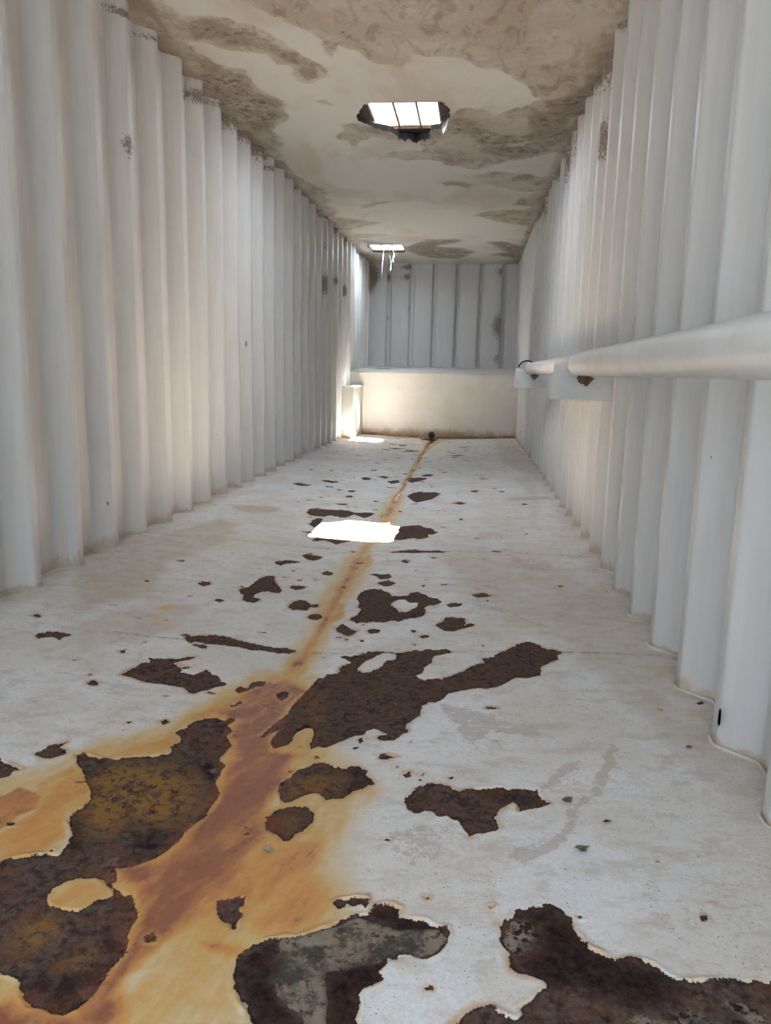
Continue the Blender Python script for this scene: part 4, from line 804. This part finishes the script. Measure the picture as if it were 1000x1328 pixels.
def make_ceiling():
    allv = []; allf = []; off = 0
    xe0, xe1 = XL - DEP - 0.03, XR + DEP + 0.03
    bands = [(Y0, 5.8, None), (5.8, 7.0, RAG1), (7.0, 12.1, None), (12.1, 13.2, RAG2), (13.2, Y1 + 0.06, None)]
    for a, b, hole in bands:
        xs = np.linspace(xe0, xe1, 110)
        if hole is None:
            ys = np.linspace(a, b, max(8, int((b - a) / 0.03)))
            X, Y = np.meshgrid(xs, ys); v = np.stack([X.ravel(), Y.ravel()], 1); f = grid_faces(*X.shape)
            f = np.concatenate([f[:, [0, 1, 2]], f[:, [0, 2, 3]]])
        else:
            ys = np.linspace(a, b, int((b - a) / 0.04)); X, Y = np.meshgrid(xs, ys)
            keep = np.abs(sdpoly(X.ravel(), Y.ravel(), hole)) > 0.006
            border = ((X == xs[0]) | (X == xs[-1]) | (Y == ys[0]) | (Y == ys[-1])).ravel()
            P = np.stack([X.ravel(), Y.ravel()], 1)[keep | border]
            n0 = len(P); vv = [Vector(p) for p in P] + [Vector(p) for p in hole]
            ed = [(n0 + i, n0 + (i + 1) % len(hole)) for i in range(len(hole))]
            vo, eo, fo, *_ = delaunay_2d_cdt(vv, ed, [], 0, 1e-6)
            v = np.array([[p.x, p.y] for p in vo]); f = np.array([list(t) for t in fo if len(t) == 3])
            cen = v[f].mean(1); f = f[sdpoly(cen[:, 0], cen[:, 1], hole) < 0]
        allv.append(v); allf.append(f + off); off += len(v)
    v = np.concatenate(allv); f = np.concatenate(allf)
    z = ZC + 0.006 * fbm(v[:, 0], v[:, 1], 0.9, 5, 3)
    me = mesh_from('ceiling', np.stack([v[:, 0], v[:, 1], z], 1), f[:, ::-1])
    attr(me, 'dirt', cdirt(v[:, 0], v[:, 1]))
    return link('ceiling', me, M_ceil, kind='structure')
make_ceiling()

# roof plate above, cut out at the two vents
OPN = (-0.862, -0.345, 6.065, 6.665)     # x0 x1 y0 y1 of the near vent
OPF = (-1.725, -1.200, 12.50, 13.10)
bm = bmesh.new()
ex0, ex1 = XL - 0.2, XR + 0.2
add_box(bm, ex0, ex1, Y0 - 0.06, OPN[2], ZR, ZR + 0.008)
add_box(bm, ex0, OPN[0], OPN[2], OPN[3], ZR, ZR + 0.008); add_box(bm, OPN[1], ex1, OPN[2], OPN[3], ZR, ZR + 0.008)
add_box(bm, ex0, ex1, OPN[3], OPF[2], ZR, ZR + 0.008)
add_box(bm, ex0, OPF[0], OPF[2], OPF[3], ZR, ZR + 0.008); add_box(bm, OPF[1], ex1, OPF[2], OPF[3], ZR, ZR + 0.008)
add_box(bm, ex0, ex1, OPF[3], Y1 + 0.2, ZR, ZR + 0.008)
bm_obj('ceiling_roof', bm, M_roof, kind='structure')

# torn edges hanging around the openings
def torn_rim(name, poly, depth, seed, label):
    r = random.Random(seed); bm = bmesh.new(); n = len(poly)
    c = Vector((sum(p[0] for p in poly) / n, sum(p[1] for p in poly) / n))
    top = []; bot = []
    for i, p in enumerate(poly):
        q = Vector(p); back = sstep(c.y + 0.12, c.y + 0.4, q.y)
        top.append(bm.verts.new((q.x, q.y, ZC + 0.03)))
        k = 0.004 + depth * float(back) * r.uniform(0.25, 1.0)
        qi = q + (c - q).normalized() * r.uniform(0.0, 0.006)
        bot.append(bm.verts.new((qi.x, qi.y, ZC - k)))
    for i in range(n): bm.faces.new((top[i], top[(i + 1) % n], bot[(i + 1) % n], bot[i]))
    return bm_obj(name, bm, M_foam, label=label, cat='lining edge')
def vent(op, label, seed, group=None):
    x0, x1, y0, y1 = op; w = x1 - x0
    root = link('roof_vent', None, None, label=label, cat='roof vent'); root.location = ((x0 + x1) / 2, (y0 + y1) / 2, ZR)
    ox, oy = root.location.x, root.location.y
    bm = bmesh.new(); t = 0.012; h0, h1 = -0.006, 0.02
    add_box(bm, x0 - ox - t, x0 - ox, y0 - oy - t, y1 - oy + t, h0, h1); add_box(bm, x1 - ox, x1 - ox + t, y0 - oy - t, y1 - oy + t, h0, h1)
    add_box(bm, x0 - ox, x1 - ox, y0 - oy - t, y0 - oy, h0, h1); add_box(bm, x0 - ox, x1 - ox, y1 - oy, y1 - oy + t, h0, h1)
    bm_obj('frame', bm, M_bar, parent=root)
    for fr in (0.355, 0.69):
        bm = bmesh.new(); xc = x0 - ox + w * fr
        add_box(bm, xc - 0.008, xc + 0.008, y0 - oy, y1 - oy, 0.0, 0.012)
        bm_obj('bar', bm, M_bar, parent=root)
    for fr in (0.355, 0.69):
        bm = bmesh.new(); xc = x0 - ox + w * fr
        add_box(bm, xc - 0.014, xc + 0.014, y1 - oy - 0.035, y1 - oy, -0.004, 0.0)
        bm_obj('weld_tab', bm, M_brown, parent=root)
    return root
vent(OPN, 'larger nearer roof opening split by two bars, above the middle of the tank', 1)
vent(OPF, 'small distant roof opening with two bars near the far end wall', 2)
def torn_flap(name, pts, z0, label):
    bm = bmesh.new(); a = [bm.verts.new((x, y, z)) for x, y, z in pts]; f = bm.faces.new(a)
    bmesh.ops.solidify(bm, geom=[f], thickness=0.002)
    return bm_obj(name, bm, M_flake, label=label, cat='flap')
torn_rim('torn_lining_edge', RAG1, 0.045, 5, 'black ragged lining edge hanging around the nearer roof opening')
torn_rim('torn_lining_edge', RAG2, 0.0, 8, 'thin ragged lining edge around the distant roof opening')
bm = bmesh.new()
for s_ in range(1):
    pts = [(-0.335, 6.50, ZC - 0.002), (-0.290, 6.36, ZC + 0.004), (-0.268, 6.28, ZC - 0.006), (-0.285, 6.47, ZC - 0.03), (-0.318, 6.54, ZC - 0.045)]
    f = bm.faces.new([bm.verts.new(p) for p in pts]); bmesh.ops.solidify(bm, geom=[f], thickness=0.002)
bm_obj('torn_flap', bm, M_strip, label='small pale torn flap at right corner of the nearer roof opening', cat='flap')

# frayed strips dangling from the distant vent
def strip(x, y, z0, z1, w, seed, label):
    r = random.Random(seed); bm = bmesh.new(); n = 12; L = []
    for i in range(n + 1):
        t = i / n; z = z0 + (z1 - z0) * t; xx = x + 0.012 * math.sin(t * 7 + seed) + 0.02 * t; ww = w * (0.6 + 0.5 * r.random()) * (1.5 if i == n else 1)
        a = t * 4 + seed
        L.append([bm.verts.new((xx + sx * ww * math.cos(a * 0.4), y + sx * ww * math.sin(a * 0.4) * 0.5 + sy2, z)) for sx, sy2 in ((-1, 0), (1, 0), (1, 0.004), (-1, 0.004))])
    for a, b in zip(L[:-1], L[1:]):
        for k in range(4): bm.faces.new((a[k], a[(k + 1) % 4], b[(k + 1) % 4], b[k]))
    bm.faces.new(L[0]); bm.faces.new(L[-1][::-1])
    bm_obj('dangling_strip', bm, M_strip, label=label, cat='strip', group='frayed strips under the distant roof opening')
strip(-1.545, 12.85, ZR - 0.005, 2.27, 0.006, 1, 'longest pale strip dangling from the distant roof opening, left of the others')
strip(-1.425, 12.85, ZR - 0.005, 2.62, 0.007, 3, 'middle short pale strip dangling from the distant roof opening')
strip(-1.375, 12.85, ZR - 0.005, 2.75, 0.010, 5, 'short wide strip, rightmost under the distant roof opening')

# ---------------------------------------------------------------- raised ledge across the far end
def mat_ledge():
    s = NT('ledge_paint'); sepn = s.n('ShaderNodeSeparateXYZ'); s.put(sepn.inputs[0], s.pos()); z = sepn.outputs[2]
    c = s.mix(s.ramp(s.noise(2.5, 5, 0.6), 0.38, 0.62), (0.64, 0.62, 0.58), (0.61, 0.575, 0.51))
    g = s.ramp(s.math('ADD', z, s.math('MULTIPLY', s.math('SUBTRACT', s.noise(6, 6, 0.7), 0.5), -0.25)), 0.13, 0.0)
    c = s.mix(s.math('MULTIPLY', g, 0.8), c, (0.30, 0.18, 0.075))
    return s.set(c, 0.5, s.bump(s.noise(4, 3, 0.5), 0.006, 0.5), 0.35)
M_ledge = mat_ledge()
root = link('end_ledge', None, None, label='cream steel ledge spanning the far end below the corrugated end wall', cat='ledge')
root.location = (XC, YF, 0)
bm = bmesh.new(); xa, xb = XL - DEP - 0.01 - XC, XR + 0.004 - XC
prof = [(-0.048, 0.0), (0.975, 0.0), (0.987, 0.004), (0.990, 0.014), (1.092, Y1 - YF + 0.05)]
cols = []
for k in range(25):
    x = xa + (xb - xa) * k / 24; zb = float(floor_z(np.array(x + XC))) - 0.004
    cols.append([bm.verts.new((x, yy, zb if i == 0 else zz)) for i, (zz, yy) in enumerate(prof)])
for a, b in zip(cols[:-1], cols[1:]):
    for i in range(len(prof) - 1): bm.faces.new((a[i], b[i], b[i + 1], a[i + 1]))
bm_obj('panel', bm, M_ledge, parent=root)
bm = bmesh.new()
sweep(bm, [(xa + (xb - xa) * k / 30, -0.012, float(floor_z(np.array(xa + (xb - xa) * k / 30 + XC))) + 0.012) for k in range(31)], 0.022, 6)
bm_obj('weld_bead', bm, simple('ledge_bead', (0.42, 0.30, 0.15), (0.24, 0.14, 0.07), 0.7, 5), smooth=True, parent=root)
bm = bmesh.new()
pts = [(-1.05, 0.9), (-0.98, 0.85), (-0.9, 0.87), (-0.82, 0.84), (-0.78, 0.9), (-0.86, 0.98), (-0.95, 0.96), (-1.0, 1.0)]
f = bm.faces.new([bm.verts.new((x, y, 0.99 + 0.1 * y / 1.975 + 0.006)) for x, y in pts]); bmesh.ops.solidify(bm, geom=[f], thickness=0.003)
bm_obj('rust_scale', bm, M_rust, label='flat brown rust scale lying on top of the ledge', cat='rust scale').location = (XC, YF, 0)

# ---------------------------------------------------------------- box in the far left corner with a round port
BX0, BX1, BY0, BY1, BZ = XL - 0.055, -1.752, 11.30, YF - 0.006, 0.755
root = link('corner_box', None, None, label='boxed cream steel housing with rusty round port, low in the far left corner', cat='housing')
root.location = (BX1, BY0, 0)
pcy, pcz, pr_ = 11.76 - BY0, 0.30, 0.265
bm = bmesh.new(); w_, l_ = BX0 - BX1, BY1 - BY0
lo = -0.03
A0 = [bm.verts.new(c) for c in ((0, 0, lo), (w_, 0, lo), (w_, 0, BZ), (0, 0, BZ))]
B0 = [bm.verts.new(c) for c in ((0, l_, lo), (w_, l_, lo), (w_, l_, BZ), (0, l_, BZ))]
bm.faces.new(A0); bm.faces.new((A0[3], A0[2], B0[2], B0[3])); bm.faces.new(B0[::-1])
N = 40; ring = []; inner = []; outer = []
corners = [(l_, 0.3 - 0), (l_, BZ), (0, BZ), (0, lo), (l_, lo)]
for k in range(N):
    a = 2 * math.pi * k / N; ca, sa = math.cos(a), math.sin(a)
    ring.append(bm.verts.new((0, pcy + pr_ * ca, pcz + pr_ * sa)))
    inner.append(bm.verts.new((-0.07, pcy + pr_ * ca, pcz + pr_ * sa)))
    tx = ((l_ - pcy) / ca if ca > 1e-6 else (-pcy / ca if ca < -1e-6 else 1e9)); tz = ((BZ - pcz) / sa if sa > 1e-6 else ((lo - pcz) / sa if sa < -1e-6 else 1e9))
    t = min(tx, tz); outer.append(bm.verts.new((0, pcy + t * ca, pcz + t * sa)))
for k in range(N):
    j = (k + 1) % N
    bm.faces.new((ring[k], ring[j], outer[j], outer[k])); bm.faces.new((ring[j], ring[k], inner[k], inner[j]))
for cx_, cz_ in ((l_, BZ), (0, BZ), (0, lo), (l_, lo)):
    ang = math.atan2(cz_ - pcz, cx_ - pcy) % (2 * math.pi); k = int(ang / (2 * math.pi) * N) % N
    bm.faces.new((outer[k], outer[(k + 1) % N], bm.verts.new((0, cx_, cz_))))
bm_obj('body', bm, M_ledge, parent=root)
bm = bmesh.new(); bmesh.ops.create_circle(bm, cap_ends=True, segments=40, radius=pr_ - 0.002)
o = bm_obj('port_plate', bm, M_portrust, parent=root, label='rust streaked round plate'); o.rotation_euler = (0, math.pi / 2, 0); o.location = (-0.062, pcy, pcz)
bm = bmesh.new(); add_box(bm, w_, 0.012, -0.012, l_, BZ, BZ + 0.012)
bm_obj('lid', bm, M_brk, parent=root, bevel=0.003)

# ---------------------------------------------------------------- pipe along the right wall and its brackets
PX, PZ, PR = 0.545, 1.058, 0.059
root = link('wall_pipe', None, None, label='long pale grey steel pipe running level along the right wall', cat='pipe'); root.location = (PX - 0.061, -0.9, PZ); root.rotation_euler = (0, 0, -0.012)
bm = bmesh.new(); sweep(bm, [(0, y, 0) for y in np.linspace(0, 5.05, 40)], [PR] * 39 + [PR - 0.001], 48)
bm_obj('near_section', bm, M_pipe, smooth=True, parent=root)
bm = bmesh.new(); sweep(bm, [(0, y, -0.001) for y in np.linspace(0.0, 3.45, 20)], PR - 0.007, 48)
o = bm_obj('far_section', bm, M_pipe, smooth=True, parent=root); o.location = (0, 5.0, 0); o.rotation_euler = (0, 0, 0.014)
bm = bmesh.new(); bmesh.ops.create_cone(bm, cap_ends=False, segments=48, radius1=PR + 0.0015, radius2=PR + 0.0015, depth=0.012)
o = bm_obj('end_weld', bm, M_brk, smooth=True, parent=root); o.rotation_euler = (math.pi / 2, 0, 0); o.location = (0, 5.045, 0)
def bracket(y, label, tall, x_in):
    root = link('pipe_bracket', None, None, label=label, cat='bracket', group='brackets under the wall pipe'); root.location = (XR, y, PZ)
    bm = bmesh.new(); x0 = x_in - XR; x1 = 0.06; zb = -0.185; zt = 0.0; ch = 0.004
    cx_ = PX - XR; outl = [(x0 - 0.012, zb), (x1, zb + 0.002), (x1, 0.0 - 0.06 + 0.0)]
    arc = [(cx_ + (PR + 0.002) * math.cos(a), (PR + 0.002) * math.sin(a)) for a in np.linspace(-0.35, -math.pi + 0.15, 18)]
    outl += [(cx_ + 0.09, -0.055)] + arc + [(x0, 0.0)]
    if tall: 
        arc2 = [(cx_ + 0.088 * math.cos(a), 0.0 + 0.088 * math.sin(a)) for a in np.linspace(math.pi, 0, 14)]
        outl = [(x0 - 0.012, zb), (x1, zb + 0.002), (x1, -0.03)] + [(cx_ + 0.088, -0.02)] + arc2[::-1] + [(x0, -0.01)]
    f = bm.faces.new([bm.verts.new((x, 0, z)) for x, z in outl])
    r_ = bmesh.ops.extrude_face_region(bm, geom=[f]); bmesh.ops.translate(bm, vec=(0, 0.010, 0), verts=[v for v in r_['geom'] if isinstance(v, bmesh.types.BMVert)])
    bm_obj('plate', bm, M_brk, parent=root)
    bm = bmesh.new(); add_box(bm, x0, x1, 0.010, 0.09, zb, zb + 0.008)
    bm_obj('foot_flange', bm, M_brk, parent=root)
    bm = bmesh.new(); r = random.Random(int(y * 10))
    bmesh.ops.create_icosphere(bm, subdivisions=4, radius=1.0)
    for v in bm.verts:
        c_ = v.co.copy(); n_ = 1 + 0.9 * float(fbm(np.array(c_.x * 1.0 + y), np.array(c_.z + c_.y * 0.7), 2.3, 5, 4))
        taper = 1.0 if c_.z > 0 else 1.0 + 0.75 * c_.z
        v.co = Vector((cx_ + 0.045 + 0.042 * c_.x * n_ * taper, -0.003 + 0.008 * c_.y * n_, -PR - 0.012 + 0.032 * c_.z * n_ * (0.5 if c_.z > 0 else 1)))
    bm_obj('mud_clump', bm, M_brown, smooth=True, parent=root, label='brown mud clump')
    return root
bracket(4.18, 'nearer grey plate bracket holding the pipe off the right wall', False, 0.425)
b2 = bracket(7.55, 'farther grey plate bracket where the wall pipe ends', False, 0.405)
bm = bmesh.new(); cx_ = PX - XR - 0.03
arcp = [(cx_ + 0.085 * math.cos(a), 0.02, -0.015 + 0.085 * math.sin(a)) for a in np.linspace(math.radians(10), math.radians(165), 20)]
sweep(bm, arcp, 0.007, 8)  # crescent of shade above the pipe end, modelled as a black arc
bm_obj('shadow_arc', bm, M_black, smooth=True, parent=b2, label='black arc standing in for the shadow gap over the pipe end')

# ---------------------------------------------------------------- drain plug and debris
root = link('drain_plug', None, None, label='small black ball plug standing at the ledge foot on the rust line', cat='plug'); root.location = (-0.605, 11.95, -0.05)
bm = bmesh.new(); bmesh.ops.create_uvsphere(bm, u_segments=20, v_segments=14, radius=0.053); bmesh.ops.translate(bm, verts=bm.verts, vec=(0, 0, 0.085))
bm_obj('ball', bm, M_black, smooth=True, parent=root)
bm = bmesh.new(); sweep(bm, [(0, 0, -0.002), (0, 0, 0.03), (0, 0, 0.05)], [0.05, 0.036, 0.03], 16)
bm_obj('base', bm, M_rust, smooth=True, parent=root)

def flake(pts, z, label, mat, curl=0.006, name='paint_flake', cat='flake'):
    bm = bmesh.new(); cx = sum(p[0] for p in pts) / len(pts); cyy = sum(p[1] for p in pts) / len(pts)
    c = bm.verts.new((0, 0, 0.0015)); r = random.Random(len(label))
    ring = [bm.verts.new((x - cx, y - cyy, 0.0015 + curl * r.random())) for x, y in pts]
    fs = [bm.faces.new((c, ring[i], ring[(i + 1) % len(ring)])) for i in range(len(ring))]
    bmesh.ops.solidify(bm, geom=fs, thickness=0.0012)
    o = bm_obj(name, bm, mat, label=label, cat=cat); o.location = (cx, cyy, z + float(floor_z(np.array(cx)))); return o
flake([[0.261, 1.536], [0.27, 1.543], [0.284, 1.547], [0.298, 1.545], [0.288, 1.539], [0.288, 1.528], [0.275, 1.521], [0.269, 1.531]], 0.001, 'tiny dark curled flake right of the forked rust patch', M_flake, 0.008)
flake([[0.256, 1.728], [0.267, 1.746], [0.284, 1.744], [0.279, 1.723], [0.264, 1.715]], 0.001, 'tan paint flake beside the forked rust patch tip', M_flake, 0.006)
flake([[0.34, 1.648], [0.349, 1.655], [0.363, 1.653], [0.358, 1.646], [0.346, 1.642]], 0.001, 'thin sliver of dark scale on the bare white paint', M_rust, 0.006)
flake([[0.622, 2.028], [0.635, 2.038], [0.644, 2.032], [0.637, 2.023], [0.625, 2.022]], 0.001, 'tiny orange rust flake near the right wall foot', simple("orange_flake",(0.5,0.2,0.05),(0.4,0.15,0.04)), 0.006)
flake([[-0.416, 1.476], [-0.411, 1.49], [-0.397, 1.483], [-0.391, 1.467], [-0.399, 1.458], [-0.407, 1.463]], 0.001, 'pale lifted paint chip on the orange stain below the small round rust patch', simple("pale_chip",(0.6,0.53,0.4),(0.5,0.42,0.3)), 0.006)


# small pits and weep holes through the side walls
def pit(wallo, side, y, z, ry, rz, dep, seed):
    r = random.Random(seed); bm = bmesh.new(); n = 12
    x = (XL - dep) if side == 'L' else (XR + dep); sg = 1 if side == 'L' else -1
    a = [bm.verts.new((x + sg * 0.008, y + ry * math.cos(t) * r.uniform(0.7, 1.1), z + rz * math.sin(t) * r.uniform(0.7, 1.1))) for t in [2 * math.pi * k / n for k in range(n)]]
    f = bm.faces.new(a); bmesh.ops.solidify(bm, geom=[f], thickness=0.006)
    bm_obj('corrosion_hole', bm, M_black, parent=wallo)
pit(wr, 'R', 2.020, 0.097, 0.012, 0.03, 0.0, 937)
pit(wl, 'L', 6.408, 1.201, 0.02, 0.03, 0, 318)
pit(wr, 'R', 2.909, 1.324, 0.008, 0.01, 0.05, 898)
pit(wr, 'R', 10.932, 0.190, 0.05, 0.03, 0, 676)
pit(wr, 'R', 9.005, 0.130, 0.03, 0.05, 0, 689)
pit(wl, 'L', 3.829, 0.270, 0.008, 0.014, 0, 138)


# unseen ground outside, added for its bounce light through the open end
bm = bmesh.new()
vs_ = [bm.verts.new((-0.6 + 40 * math.cos(a), 5 + 40 * math.sin(a), -0.6)) for a in [2 * math.pi * k / 48 for k in range(48)]]
bm.faces.new(vs_); bm_obj('ground', bm, M_bounce_ground, kind='structure')
